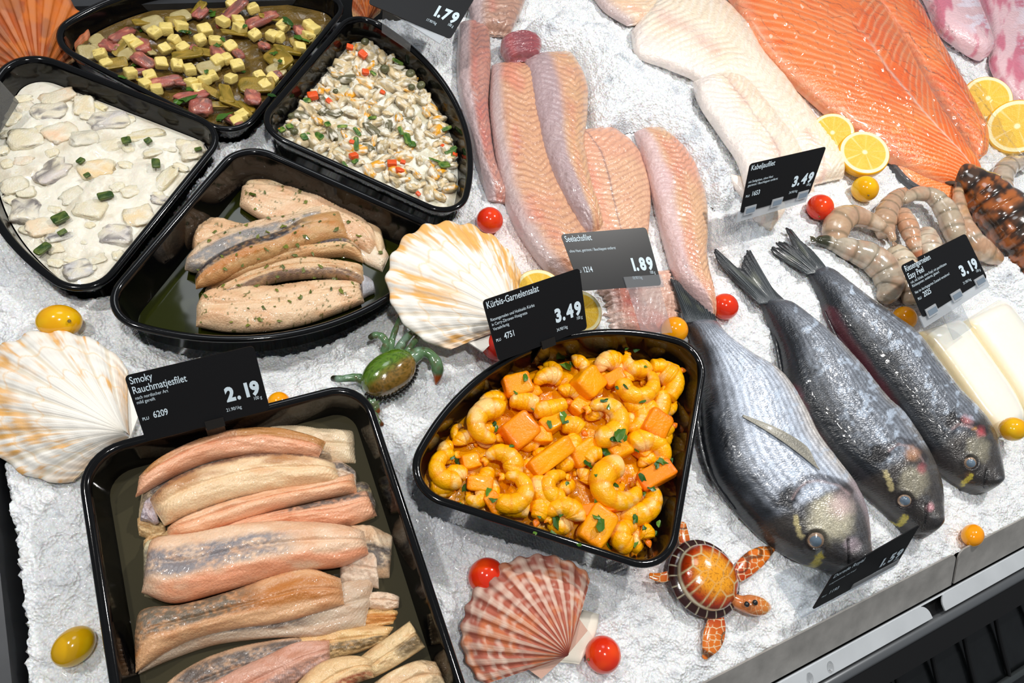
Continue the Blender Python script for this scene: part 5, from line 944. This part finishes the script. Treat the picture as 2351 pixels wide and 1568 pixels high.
    def drape(name, Lq, Rq, lift, colr, jz=.0006, ribs=18):
        Lw = np.array([(lambda t: t[0] + t[1] * lift)(surf(top, *p)) for p in Lq]); Rw = np.array([(lambda t: t[0] + t[1] * lift)(surf(top, *p)) for p in Rq])
        slab(name, Lw, Rw, .0007, finm, nu=70, nv=36, edge=.6, end=0, bot=.1, parent=root, colf=lambda U, V, px, py: mixc(lin(colr[0]), lin(colr[1]), .5 + .5 * np.cos(V * ribs * 2 * PI)), hf=lambda U, V, px, py: jz * np.cos(V * ribs * 2 * PI) * (1 - U * .5))
    if pect: drape('pectoral_fin', pect[0], pect[1], .0022, ((66, 68, 70), (176, 172, 158)))
    for nm, pts, w, cl in feat.get('fins', []):
        W = PP(pts, z + .003); tube(nm, W, [wr(r, p_) for r, p_ in zip(w, W)], finm, n=90, k=10, flat=.45, parent=root, colf=lambda U, A, px, py, cl=cl: np.broadcast_to(lin(cl), U.shape + (3,)) * (.6 + .7 * vn(U * 70, 1., s))[..., None], hf=lambda U, A: .5 * (vn(U * 60, 2., s) - .5))
    return root, top
bream('silver sea bream closest to the shrimp dish, head by the 1.59 sign',
      [(1572, 738), (1590, 800), (1602, 870), (1604, 960), (1612, 1030), (1634, 1100), (1672, 1155), (1722, 1212), (1776, 1258), (1830, 1288), (1880, 1306), (1925, 1318)],
      [(1640, 735), (1662, 785), (1716, 830), (1780, 872), (1830, 945), (1862, 1008), (1900, 1060), (1940, 1115), (1964, 1175), (1970, 1240), (1964, 1290), (1948, 1318)], .040, .008,
      dict(s=3., eye=(1873, 1240, 21), gill=[(1818, 1146), (1832, 1122), (1850, 1108), (1880, 1104), (1925, 1116), (1948, 1136)], yellow=[(1884, 1276), (1868, 1300)], yw=11, mouth=[(1948, 1240), (1950, 1290)], spot=(1806, 1146, 44), cheek=(1905, 1190, 70), head=(1830, 1160, .45, .9), gold=[(1826, 1190), (1832, 1216), (1838, 1232)],
           pinks=[(1930, 1160, 44, (226, 196, 196)), (1955, 1250, 26, (208, 190, 200)), (1880, 1270, 14, (170, 180, 186))],
           fins=[('dorsal_fin', [(1601, 900), (1604, 980), (1620, 1060), (1650, 1120), (1690, 1172)], [3, 5, 6, 5, 2], (40, 42, 46)), ('anal_fin', [(1662, 784), (1710, 822), (1760, 856)], [3, 4, 2], (80, 84, 92))]),
      ((1570, 745), (1642, 742), [(1548, 662), (1540, 640), (1560, 650), (1575, 668), (1600, 690), (1625, 700), (1640, 715)]), pect=([(1878, 1082), (1820, 1035), (1760, 992), (1702, 958)], [(1866, 1062), (1845, 1025), (1780, 985), (1706, 954)]), light=1.)
bream('dark sea bream in the middle, its nose behind the 1.59 sign',
      [(1742, 690), (1762, 740), (1782, 800), (1794, 870), (1818, 945), (1860, 1010), (1902, 1062), (1955, 1110), (2010, 1158), (2050, 1195), (2092, 1232)],
      [(1802, 690), (1850, 738), (1912, 800), (1970, 868), (2022, 930), (2056, 960), (2090, 1010), (2124, 1078), (2137, 1140), (2134, 1195), (2118, 1238)], .036, .006,
      dict(s=11., eye=(2077, 1149, 17), gill=[(2040, 1036), (2062, 1020), (2096, 1028), (2118, 1060)], yellow=[(2079, 1188), (2062, 1206)], yw=9, mouth=[(2128, 1160), (2126, 1200)], spot=(2018, 1040, 36), cheek=(2098, 1106, 46), head=(2020, 1080, .5, .87), gold=[(2032, 1086), (2040, 1105), (2046, 1120)],
           pinks=[(2094, 1042, 26, (206, 150, 110)), (2116, 1076, 18, (180, 90, 100)), (2134, 1165, 14, (220, 150, 160))], red=[(1822, 900), (1850, 980), (1890, 1040)],
           fins=[('dorsal_fin', [(1778, 760), (1790, 830), (1806, 900), (1840, 980), (1880, 1040)], [3, 5, 6, 5, 2], (30, 32, 36)), ('anal_fin', [(1860, 742), (1920, 800), (1975, 866)], [2, 3, 2], (120, 112, 106)), ('pectoral_fin', [(2046, 950), (2056, 980), (2064, 1000)], [5, 8, 3], (70, 72, 78))]),
      ((1740, 702), (1806, 700), [(1682, 640), (1650, 600), (1643, 572), (1668, 592), (1698, 618), (1708, 600), (1722, 573), (1740, 620), (1772, 668)]), light=.1)
bream('dark sea bream furthest right, lying against the white squid',
      [(1850, 622), (1878, 680), (1900, 740), (1940, 800), (1986, 860), (2040, 930), (2080, 985), (2120, 1040), (2160, 1088), (2200, 1120), (2240, 1136)],
      [(1898, 612), (1950, 668), (2020, 728), (2090, 782), (2140, 850), (2185, 910), (2226, 950), (2256, 992), (2272, 1050), (2274, 1100), (2258, 1134)], .032, .005,
      dict(s=21., eye=(2228, 1062, 15), gill=[(2184, 986), (2200, 975), (2230, 982), (2258, 1000)], yellow=[(2230, 1092), (2212, 1110)], yw=7, mouth=[(2266, 1080), (2262, 1116)], spot=(2188, 966, 30), cheek=(2246, 1030, 40), head=(2180, 1010, .6, .8),
           pinks=[(2222, 966, 20, (210, 130, 130)), (2250, 992, 18, (214, 80, 90)), (2238, 984, 9, (236, 170, 80)), (2224, 1092, 14, (140, 100, 60))], red=[(1905, 720), (1950, 800), (2010, 880), (2050, 940)],
           fins=[('dorsal_fin', [(1892, 712), (1930, 790), (1980, 860), (2030, 925)], [3, 5, 5, 2], (34, 26, 32)), ('anal_fin', [(2120, 800), (2160, 858), (2200, 916)], [3, 5, 3], (84, 92, 100))]),
      ((1850, 634), (1900, 628), [(1812, 600), (1780, 585), (1773, 568), (1800, 572), (1784, 560), (1800, 556), (1822, 566), (1812, 540), (1806, 527), (1818, 528), (1838, 552), (1862, 572), (1880, 592)]), light=0.)
# ------------------------------------------------------------------ scallop shells
def scallop(label, umbo, tip, lat, zz, n, H, p, cf, TH=66, ear=True, s=0., ra_=.0015, depth=.0022, group='large scallop shells'):
    """umbo, tip, lateral unit given as pixels; zz their heights"""
    o, t, l = P(*umbo, zz[0]), P(*tip, zz[1]), P(*lat, zz[2]); A_, B_ = t - o, l - o; nrm = np.cross(A_, B_); nrm /= np.linalg.norm(nrm); nrm = nrm if nrm[2] > 0 else -nrm
    nt_, ns = 260, 90; th = np.radians(np.linspace(-TH, TH, nt_)); sv = np.linspace(.015, 1, ns); TT, SS = np.meshgrid(th, sv, indexing='ij'); tn = TT / math.radians(TH)
    ph = tn * n * PI; rib = np.cos(ph); r = np.cos(TT) ** p * SS * (1 + .014 * rib * SS ** 6 + .01 * (vn(TT * 20, 1., s) - .5) * SS ** 4)
    dome = H * (np.sin(PI * np.clip(SS, 0, 1) ** .62) ** .75 * .9 + .25 * (1 - SS)) * np.cos(tn * PI / 2 * .93) ** .6
    ribh = ra_ * np.tanh((rib + .35) * 2.2) * SS ** .8 * (1 - .55 * np.abs(tn)) - .0002 * np.abs(np.cos(ph * 3)) + .0005 * np.sin(SS * 46 + 2 * vn(TT * 8, SS * 4, s)) * SS
    G = o + A_ * (r * np.cos(TT))[..., None] + B_ * (r * np.sin(TT))[..., None] + nrm * (dome + ribh)[..., None]
    Lw = G - nrm * depth; V = np.concatenate([G, Lw[:, ::-1]], 1); f = gf(nt_, 2 * ns, cv=True)
    if np.dot(np.cross(G[1, 5] - G[0, 5], G[0, 6] - G[0, 5]), nrm) < 0: f = [q[::-1] for q in f]
    f.append(list(range(2 * ns))); f.append([(nt_ - 1) * 2 * ns + i for i in range(2 * ns)][::-1])
    c = cf(tn, SS, rib); root = thing('scallop_shell', label, 'shell', (o + t) / 2 - [0, 0, .004], group)
    mk('ribbed_valve', V, f, shellm, col=np.concatenate([c, c[:, ::-1]], 1), parent=root)
    if ear:
        for sg in (-1, 1):
            q0, q1, q2, q3 = [o + A_ * a + B_ * b * sg + nrm * h for a, b, h in ((.0, .0, .001), (.02, .30, .001), (.20, .33, .002), (.16, .06, .004))]
            Vv = [q0, q1, q2, q3]; Vv += [q - nrm * .002 for q in Vv]
            ff = [[0, 1, 2, 3], [7, 6, 5, 4], [0, 4, 5, 1], [1, 5, 6, 2], [2, 6, 7, 3], [3, 7, 4, 0]]
            mk('ear', Vv, ff, shellm, col=np.broadcast_to(c[nt_ // 2, 10], (8, 3)), parent=root, smooth=False)
    return root
def white(s, amt=.6):
    def f(tn, S_, rib):
        c = np.broadcast_to(lin((247, 243, 234)), tn.shape + (3,)); c = mixc(c, lin((226, 214, 190)), .75 * sm(-.70, -.98, rib) * sm(.1, .5, S_))
        c = mixc(c, lin((236, 172, 72)), amt * 1.5 * sm(.50, .68, fbm(tn * 34 + s, S_ * 6, s, 4) * .5 + .5 * fbm(tn * 3 + s, S_ * 4, s + 2, 2)) * sm(.45, 1.0, S_ + .6 * np.abs(tn)) * 1.2)
        c = mixc(c, lin((226, 170, 100)), .55 * sm(.78, 1., np.abs(tn)) * sm(.2, .6, fbm(S_ * 6, tn * 3, s)))
        c = mixc(c, lin((240, 190, 120)), .5 * (np.exp(-((S_ - .52 - .03 * rib) / .008) ** 2) + np.exp(-((S_ - .78 - .02 * rib) / .008) ** 2)))
        return c * (.93 + .09 * vn(tn * 160, S_ * 8, s))[..., None]
    return f
scallop('large white scallop shell with orange streaks at the left edge', (300, 1004), (-40, 842), (152, 1318), (.016, .012, .006), 11, .024, .78, white(2., .5), s=1., ra_=.0012)
scallop('white scallop shell with orange bands in the centre, above the crab', (1166, 752), (930, 545), (975, 968), (.022, .050, .018), 12, .020, .80, white(9., .5), s=4., ra_=.0012)
def pinkc(tn, S_, rib):
    c = mixc(lin((176, 96, 76)), lin((222, 190, 170)), sm(-.1, .8, rib) * (.45 + .5 * vn(tn * 10, S_ * 14, 1.))); c = mixc(c, lin((132, 84, 76)), .65 * sm(.80, .97, S_)); c = mixc(c, lin((216, 128, 70)), .45 * sm(.5, .7, fbm(tn * 5, S_ * 9, 3., 3)))
    c = mixc(c, lin((236, 214, 196)), .55 * (.5 + .5 * np.sin(S_ * 60 + rib)) * sm(.3, .7, S_) * sm(.4, .6, vn(tn * 12, S_ * 30, 2.))); return mixc(c, lin((150, 52, 36)), .8 * sm(.16, .04, S_))
scallop('pink brown striped scallop shell in the foreground between two red tomatoes', (1300, 1506), (1118, 1322), (1112, 1702), (.018, .020, .006), 13, .018, .34, pinkc, TH=64, s=6.)
slab('lower_valve', PP([(1330, 1525), (1365, 1460), (1375, 1410)], .004), PP([(1280, 1520), (1300, 1450), (1340, 1400)], .004), .004, shellm, colf=lambda U, V, px, py: np.broadcast_to(lin((242, 236, 220)), U.shape + (3,)), label='cream white lower shell peeping out under the pink striped shell', cat='shell', nu=40, nv=20)
def orac(tn, S_, rib):
    c = mixc(lin((176, 84, 34)), lin((196, 122, 84)), sm(-.2, .8, rib)); c = mixc(c, lin((212, 120, 44)), .6 * sm(.4, .65, fbm(tn * 5, S_ * 6, 4., 3))); c = mixc(c, lin((120, 78, 60)), .45 * sm(.5, .7, fbm(tn * 6, S_ * 8, 9., 3))); return mixc(c, lin((228, 190, 140)), .8 * sm(.86, 1., np.abs(tn)))
scallop('orange brown scallop shell in the top left corner', (96, 196), (20, -52), (340, 170), (-.020, .040, -.020), 12, .018, .72, orac, s=8., TH=62)
scallop('orange brown shell fragment at the top edge between the two dishes', (840, 60), (850, -60), (900, 50), (.020, .040, .020), 9, .010, .6, orac, s=9., ear=False)
# ------------------------------------------------------------------ turtle figurine
def net(px, py, cell, w, s):        # worley edge distance
    gx, gy = px / cell + s, py / cell; ix, iy = np.floor(gx), np.floor(gy); d1 = np.full(px.shape, 9.); d2 = d1.copy()
    for a in (-1, 0, 1):
        for b in (-1, 0, 1):
            cx, cy = ix + a + .2 + .6 * _h(ix + a, iy + b, s), iy + b + .2 + .6 * _h(ix + a, iy + b, s + 7); d = np.hypot(gx - cx, gy - cy); n1 = d < d1; d2 = np.where(n1, d1, np.minimum(d2, d)); d1 = np.where(n1, d, d1)
    return 1 - sm(w, w * 1.8, d2 - d1)
TU = thing('turtle_figurine', 'glazed orange sea turtle figurine at the corner of the shrimp dish', 'figurine', P(1622, 1326, 0))
cT = P(1619, 1327, .014); hd_ = P(1700, 1400, .014) - P(1538, 1252, .014); ya = math.atan2(hd_[1], hd_[0]); ra, rb = np.linalg.norm(hd_) * .40, wr(80, cT)
def shellcol(x, y, z, s):
    r = np.hypot(x, y); ang = np.arctan2(y, x); sg = []
    for hx in (-.50, 0., .50):
        hp = [(hx + .29 * math.cos(k * PI / 3), .30 * math.sin(k * PI / 3)) for k in range(7)]; sg.append(dpl(x, y, hp))
    for k in range(3):
        for sy in (1, -1):
            for hx in (-.5, 0., .5): sg.append(dpl(x, y, [(hx + .145 * (1 if k else -1), .26 * sy), (hx * 1.25 + .2 * (1 if k else -1), .95 * sy)]))
    for sx in (-1, 1): sg.append(dpl(x, y, [(.79 * sx, 0), (.98 * sx, 0)]))
    dl_ = np.minimum.reduce(sg)
    c = mixc(lin((240, 160, 30)), lin((178, 54, 10)), sm(.42, .88, r + .2 * (fbm(x * 5, y * 5, 2.) - .5))); c = mixc(c, lin((116, 28, 8)), .8 * sm(.82, .97, r)); c = mixc(c, lin((110, 44, 10)), .5 * sm(.6, .8, vn(x * 34, y * 34, 2.)))
    fade = .25 + .75 * sm(.35, .8, r + .3 * (vn(x * 4, y * 4, 3.) - .5)); c = mixc(c, lin((212, 200, 150)), np.exp(-(dl_ / .022) ** 2) * fade); return mixc(c, lin((216, 208, 172)), .95 * np.exp(-((r - .985) / .02) ** 2) * (z > -.3))
blob('carapace', cT + [0, 0, .004], (ra * .90, rb * .90, .015), glaze, yaw=ya, namp=.02, nu=110, nv=150, colf=shellcol, parent=TU)
def rimcol(x, y, z, s):
    ang = np.arctan2(y, x); ln = np.exp(-((np.abs(((ang / (2 * PI) * 22) % 1) - .5)) / .045) ** 2); return mixc(np.broadcast_to(lin((52, 20, 16)), x.shape + (3,)), lin((222, 214, 182)), .95 * ln)
blob('shell_rim', cT - [0, 0, .002], (ra * 1.08, rb * 1.08, .008), glaze, yaw=ya, namp=.02, nu=40, nv=300, colf=rimcol, parent=TU)
def limbcol(s, tips):
    def f(U, A, px, py):
        c = mixc(lin((226, 118, 34)), lin((186, 66, 26)), sm(.6, .1, U)); nt_ = net(px, py, 15, .07, s); c = mixc(c, lin((236, 218, 176)), nt_ * .9); c = mixc(c, lin((44, 34, 26)), .85 * sm(.80, .86, U) * sm(.97, .92, U) * tips)
        return mixc(c, lin((60, 36, 22)), .75 * sm(9, 4, np.abs(vn(px * .03, py * .03, s) - .72) * 120))
    return f
for nm, pts, r, tp in [('front_flipper', [(1690, 1328), (1712, 1302), (1745, 1276), (1777, 1258)], [13, 22, 20, 5], 1), ('front_flipper', [(1642, 1400), (1644, 1436), (1634, 1474), (1616, 1513)], [16, 24, 24, 5], 1), ('rear_flipper', [(1575, 1262), (1570, 1232), (1566, 1198)], [14, 14, 9], 0), ('rear_flipper', [(1545, 1318), (1518, 1326), (1490, 1321)], [10, 11, 6], 0)]:
    tubepx(nm, pts, [.010, .009, .007, .005][:len(pts)], r, glaze, flat=.35, n=110, k=60, parent=TU, colf=limbcol(len(nm) * 1.7 + pts[0][0] * .01, tp))
hdm = tubepx('head', [(1672, 1372), (1700, 1384), (1722, 1388), (1745, 1392), (1765, 1394)], [.012, .014, .017, .016, .012], [15, 17, 22, 21, 9], glaze, n=110, k=70, parent=TU, flat=.95, colf=lambda U, A, px, py: mixc(mixc(lin((206, 120, 60)), lin((240, 150, 40)), sm(.5, .9, U)), lin((240, 216, 168)), .9 * net(px, py, 12, .06, 3.3) * sm(.35, .6, U)))
for x, y in [(1719, 1386), (1738, 1382)]:
    W = P(x, y, .030); e = blob('eye', W - [0, 0, .003], (.0024, .0024, .002), mat('figure_eye', (14, 12, 10), rough=.08, coat=1.), parent=TU, nu=10, nv=16)
# ------------------------------------------------------------------ crab figurine
CR = thing('crab_figurine', 'glazed green and brown crab figurine beside the rectangular tray', 'figurine', P(890, 858, 0))
cC = P(892, 860, .014); ax_ = P(945, 822, .014) - P(838, 898, .014); yc = math.atan2(ax_[1], ax_[0]); la, lb = np.linalg.norm(ax_) * .50, wr(47, cC)
def crabcol(x, y, z, s):
    t = sm(-.15, .35, -y + .25 * (fbm(x * 5, y * 5, 2.) - .5)); c = mixc(mixc(lin((62, 104, 22)), lin((104, 134, 40)), fbm(x * 14, y * 14, 3.)), mixc(lin((112, 82, 24)), lin((150, 116, 60)), fbm(x * 14, y * 14, 6.)), t); return mixc(c, lin((34, 50, 14)), .5 * sm(.55, .7, vn(x * 20, y * 20, 4.)))
blob('carapace', cC + [0, 0, .003], (la, lb, .017), glaze, yaw=yc, namp=.03, nu=44, nv=70, colf=crabcol, parent=CR, e=.92)
blob('underside', cC - [0, 0, .006], (la * .95, lb * .95, .010), glaze, yaw=yc, namp=.04, nu=24, nv=40, colf=lambda x, y, z, s: np.broadcast_to(lin((150, 176, 160)), x.shape + (3,)), parent=CR)
bx_, by_ = np.array([math.cos(yc), math.sin(yc), 0]), np.array([-math.sin(yc), math.cos(yc), 0])
rimp = [cC + bx_ * la * 1.0 * math.cos(a) + by_ * lb * 1.0 * math.sin(a) + [0, 0, -.001] for a in np.linspace(-PI * .98, PI * .10, 16)]
tube('toothed_rim', rimp, [.0030] * 16, glaze, n=150, k=12, parent=CR, colf=lambda U, A, px, py: np.broadcast_to(lin((34, 32, 28)), U.shape + (3,)), hf=lambda U, A: .35 * np.cos(U * 21 * 2 * PI))
def legcol(tip, s):
    def f(U, A, px, py):
        c = mixc(lin((104, 136, 104)), lin((72, 104, 52)), fbm(px * .08 + s, py * .08, s, 3)); c = mixc(c, lin((96, 78, 48)), .6 * sm(.5, .68, fbm(px * .12, py * .12, s + 6, 3))); c = mixc(c, lin((146, 172, 156)), .6 * sm(.5, .7, fbm(px * .04, py * .04, s + 2))); return mixc(c, lin(tip), sm(.76, .86, U)) if tip else c
    return f
for nm, pts, z, r, tip in [('claw', [(935, 835), (955, 815), (975, 808), (992, 818), (1003, 840), (1005, 862), (1000, 884)], [.012, .016, .018, .018, .016, .011, .006], [16, 17, 14, 12, 16, 11, 2], (150, 70, 28)),
        ('walking_leg', [(894, 812), (900, 780), (912, 745), (920, 722)], [.012, .018, .016, .010], [10, 8, 6, 3], (60, 66, 52)), ('walking_leg', [(880, 812), (886, 790), (878, 774), (862, 770), (846, 778)], [.012, .018, .020, .018, .014], [10, 9, 9, 9, 7], (54, 56, 36)),
        ('walking_leg', [(912, 808), (926, 784), (944, 766), (962, 758)], [.012, .018, .016, .010], [11, 10, 8, 5], (70, 66, 50)), ('walking_leg', [(930, 815), (944, 795), (956, 778), (962, 764)], [.012, .016, .015, .010], [10, 8, 7, 4], (66, 62, 46)),
        ('walking_leg', [(846, 880), (822, 868), (800, 868), (780, 870), (760, 868)], [.010, .013, .014, .013, .008], [14, 12, 9, 9, 7], (36, 40, 26)), ('claw', [(850, 900), (856, 924), (864, 940), (872, 948)], [.008, .009, .008, .006], [14, 17, 10, 5], (120, 66, 30)), ('claw_finger', [(850, 930), (860, 958), (872, 972), (882, 975)], [.007, .007, .006, .005], [12, 10, 8, 4], (100, 56, 30))]:
    tubepx(nm, pts, z, r, glaze, n=60, k=18, parent=CR, flat=.9, colf=legcol(tip, pts[0][0] * .1), seg=3, segd=.12)
# ------------------------------------------------------------------ raw prawns and lobster tail
rawm = mat('raw_prawn', vc=True, rough=.16, spec=.6, coat=.6, bump=.2, bscale=300, bdist=.001, sss=.35, sssr=.005)
def rawcol(base, s, tip=None):
    def f(U, A, px, py):
        c = mixc(lin(base), lin((186, 150, 124)), .8 * sm(.4, .65, fbm(px * .04 + s, py * .04, s, 3))); c = mixc(c, lin((226, 214, 196)), .5 * sm(.5, .7, fbm(px * .03 - s, py * .05, s + 2, 3))); c = mixc(c, lin((104, 96, 74)), .6 * (np.abs(np.cos(U * 6 * PI)) ** 30)); c = c * (.85 + .3 * vn(px * .3, py * .3, s))[..., None]
        return mixc(c, lin(tip), sm(.14, .10, U)) if tip else c
    return f
RW = 'raw unpeeled prawns'
def raw(lab, pts, z, r, base, tip=None, fin=True):
    W = PP(pts, z); root = thing('raw_prawn', lab, 'prawn', W.mean(0) - [0, 0, .012], RW); s = pts[0][0] * .01
    tube('segmented_body', W, [wr(q, w) for q, w in zip(r, W)], rawm, n=90, k=26, flat=.85, parent=root, colf=rawcol(base, s, tip), seg=6, segd=.05, hf=lambda U, A: .05 * ((U * 6) % 1))
    if fin:
        e = W[0]; d = W[0] - W[1]; d /= np.linalg.norm(d); sd = np.cross(d, [0, 0, 1]); L_ = wr(r[0] * 1.6, e)
        for q in (-.5, 0., .5): t_ = e + d * L_ * .9 + sd * q * L_; tube('tail_fan', [e, (e + t_) / 2, t_], [L_ * .30, L_ * .32, L_ * .10], rawm, n=14, k=10, flat=.4, parent=root, colf=lambda U, A, px, py: np.broadcast_to(lin(tip or (150, 120, 96)), U.shape + (3,)))
    return root
raw('long grey prawn curving down at the front left, dark tail tip', [(1872, 550), (1905, 556), (1950, 572), (2000, 592), (2034, 624), (2042, 662), (2025, 692)], [.010, .012, .016, .018, .018, .014, .010], [9, 17, 27, 35, 36, 30, 14], (176, 164, 146), (60, 62, 44))
raw('coiled tan prawn beside the red tomato', [(2052, 556), (2040, 532), (2000, 508), (1955, 496), (1925, 512), (1918, 552), (1935, 575)], [.020, .020, .019, .018, .016, .012, .008], [8, 12, 20, 27, 32, 26, 12], (190, 160, 130))
raw('tan prawn bent upward in the middle of the prawn pile', [(2078, 436), (2060, 450), (2042, 476), (2030, 510), (2036, 548)], [.022, .022, .020, .018, .012], [7, 16, 24, 27, 18], (182, 150, 122))
raw('narrow orange tan prawn pointing down in the prawn pile', [(2112, 592), (2100, 562), (2085, 520), (2070, 486)], [.020, .024, .024, .020], [6, 16, 23, 18], (202, 152, 118), (196, 130, 96))
raw('arched grey prawn forming the top of the prawn pile', [(2070, 464), (2100, 446), (2140, 450), (2172, 484), (2190, 528), (2200, 560)], [.020, .024, .026, .026, .024, .018], [10, 16, 20, 26, 26, 18], (178, 162, 140))
raw('whitish prawn behind the Riesengarnelen sign', [(2148, 628), (2142, 596), (2134, 562), (2128, 534)], [.016, .024, .026, .020], [14, 22, 27, 20], (214, 206, 186), fin=False)
raw('long amber prawn right of the Riesengarnelen sign, dark upper tip', [(2198, 418), (2202, 460), (2212, 504), (2232, 548), (2266, 580), (2296, 596)], [.020, .022, .024, .024, .020, .014], [9, 14, 18, 25, 25, 14], (186, 146, 106), (66, 54, 44))
raw('pale prawn lying below the coiled one, left of the sign', [(2050, 570), (2072, 600), (2090, 650), (2096, 700)], [.010, .014, .014, .008], [20, 30, 32, 20], (206, 190, 164), fin=False)
raw('grey prawn at the right edge above the lobster tail', [(2360, 372), (2318, 380), (2300, 412), (2312, 448), (2350, 470)], [.012, .014, .014, .012, .010], [14, 22, 24, 20, 12], (180, 164, 146), fin=False)
W = PP([(2192, 392), (2222, 412), (2270, 452), (2325, 515), (2385, 580), (2430, 640)], [.018, .022, .024, .024, .022, .018]); LB = thing('lobster_tail', 'brown and orange banded lobster tail at the right edge', 'lobster tail', W.mean(0) - [0, 0, .024])
def lobcol(U, A, px, py):
    c = mixc(lin((74, 54, 42)), lin((166, 94, 46)), sm(.46, .66, fbm(px * .035, py * .035, 2., 4) + .10 * np.cos(A))); c = mixc(c, lin((34, 30, 26)), .85 * sm(.5, .62, fbm(px * .05, py * .05, 7., 4))); return mixc(c, lin((26, 22, 20)), .9 * (np.abs(np.cos(U * 6 * PI)) ** 16))
tube('segmented_shell', W, [wr(q, w) for q, w in zip([26, 40, 56, 66, 70, 60], W)], glaze, n=140, k=50, flat=.8, parent=LB, colf=lobcol, seg=6, segd=.06, hf=lambda U, A: .08 * ((U * 6 + .5) % 1))
for q in [[(2196, 398), (2176, 388), (2158, 384)], [(2200, 408), (2180, 412), (2160, 410)], [(2206, 396), (2196, 378), (2184, 366)]]:
    tubepx('tail_fan', q, [.020, .018, .016], [14, 16, 8], glaze, n=20, k=14, flat=.35, parent=LB, colf=lambda U, A, px, py: mixc(np.broadcast_to(lin((120, 92, 72)), U.shape + (3,)), lin((50, 44, 40)), U))
# ------------------------------------------------------------------ light
def lamp(name, loc, size, energy, col=(1, .97, .93), target=(.3, .3, 0)):
    d = bpy.data.lights.new(name, 'AREA'); d.shape = 'DISK'; d.size = size; d.energy = energy; d.color = col
    o = bpy.data.objects.new(name, d); COL.objects.link(o); o.location = loc
    o.rotation_euler = (Vector(target) - Vector(loc)).to_track_quat('-Z', 'Y').to_euler(); return o
lamp('ceiling_spot', (-.42, .58, 1.15), .05, 5.5)
lamp('ceiling_spot', (.0, -.02, 1.5), .06, 7.7, target=(.3, .25, 0))
lamp('ceiling_spot', (1.0, .45, 1.2), .06, 12, target=(.9, .4, 0))
lamp('ceiling_panel', (.4, 1.9, 2.4), .9, 9, col=(.92, .96, 1))
w = bpy.data.worlds.new('world'); S.world = w; w.use_nodes = True; w.node_tree.nodes['Background'].inputs[0].default_value = (.80, .86, .93, 1); w.node_tree.nodes['Background'].inputs[1].default_value = .22
vs = S.view_settings; vs.view_transform = 'Standard'; vs.look = 'None'; vs.gamma = 1; vs.exposure = 0; vs.use_curve_mapping = False
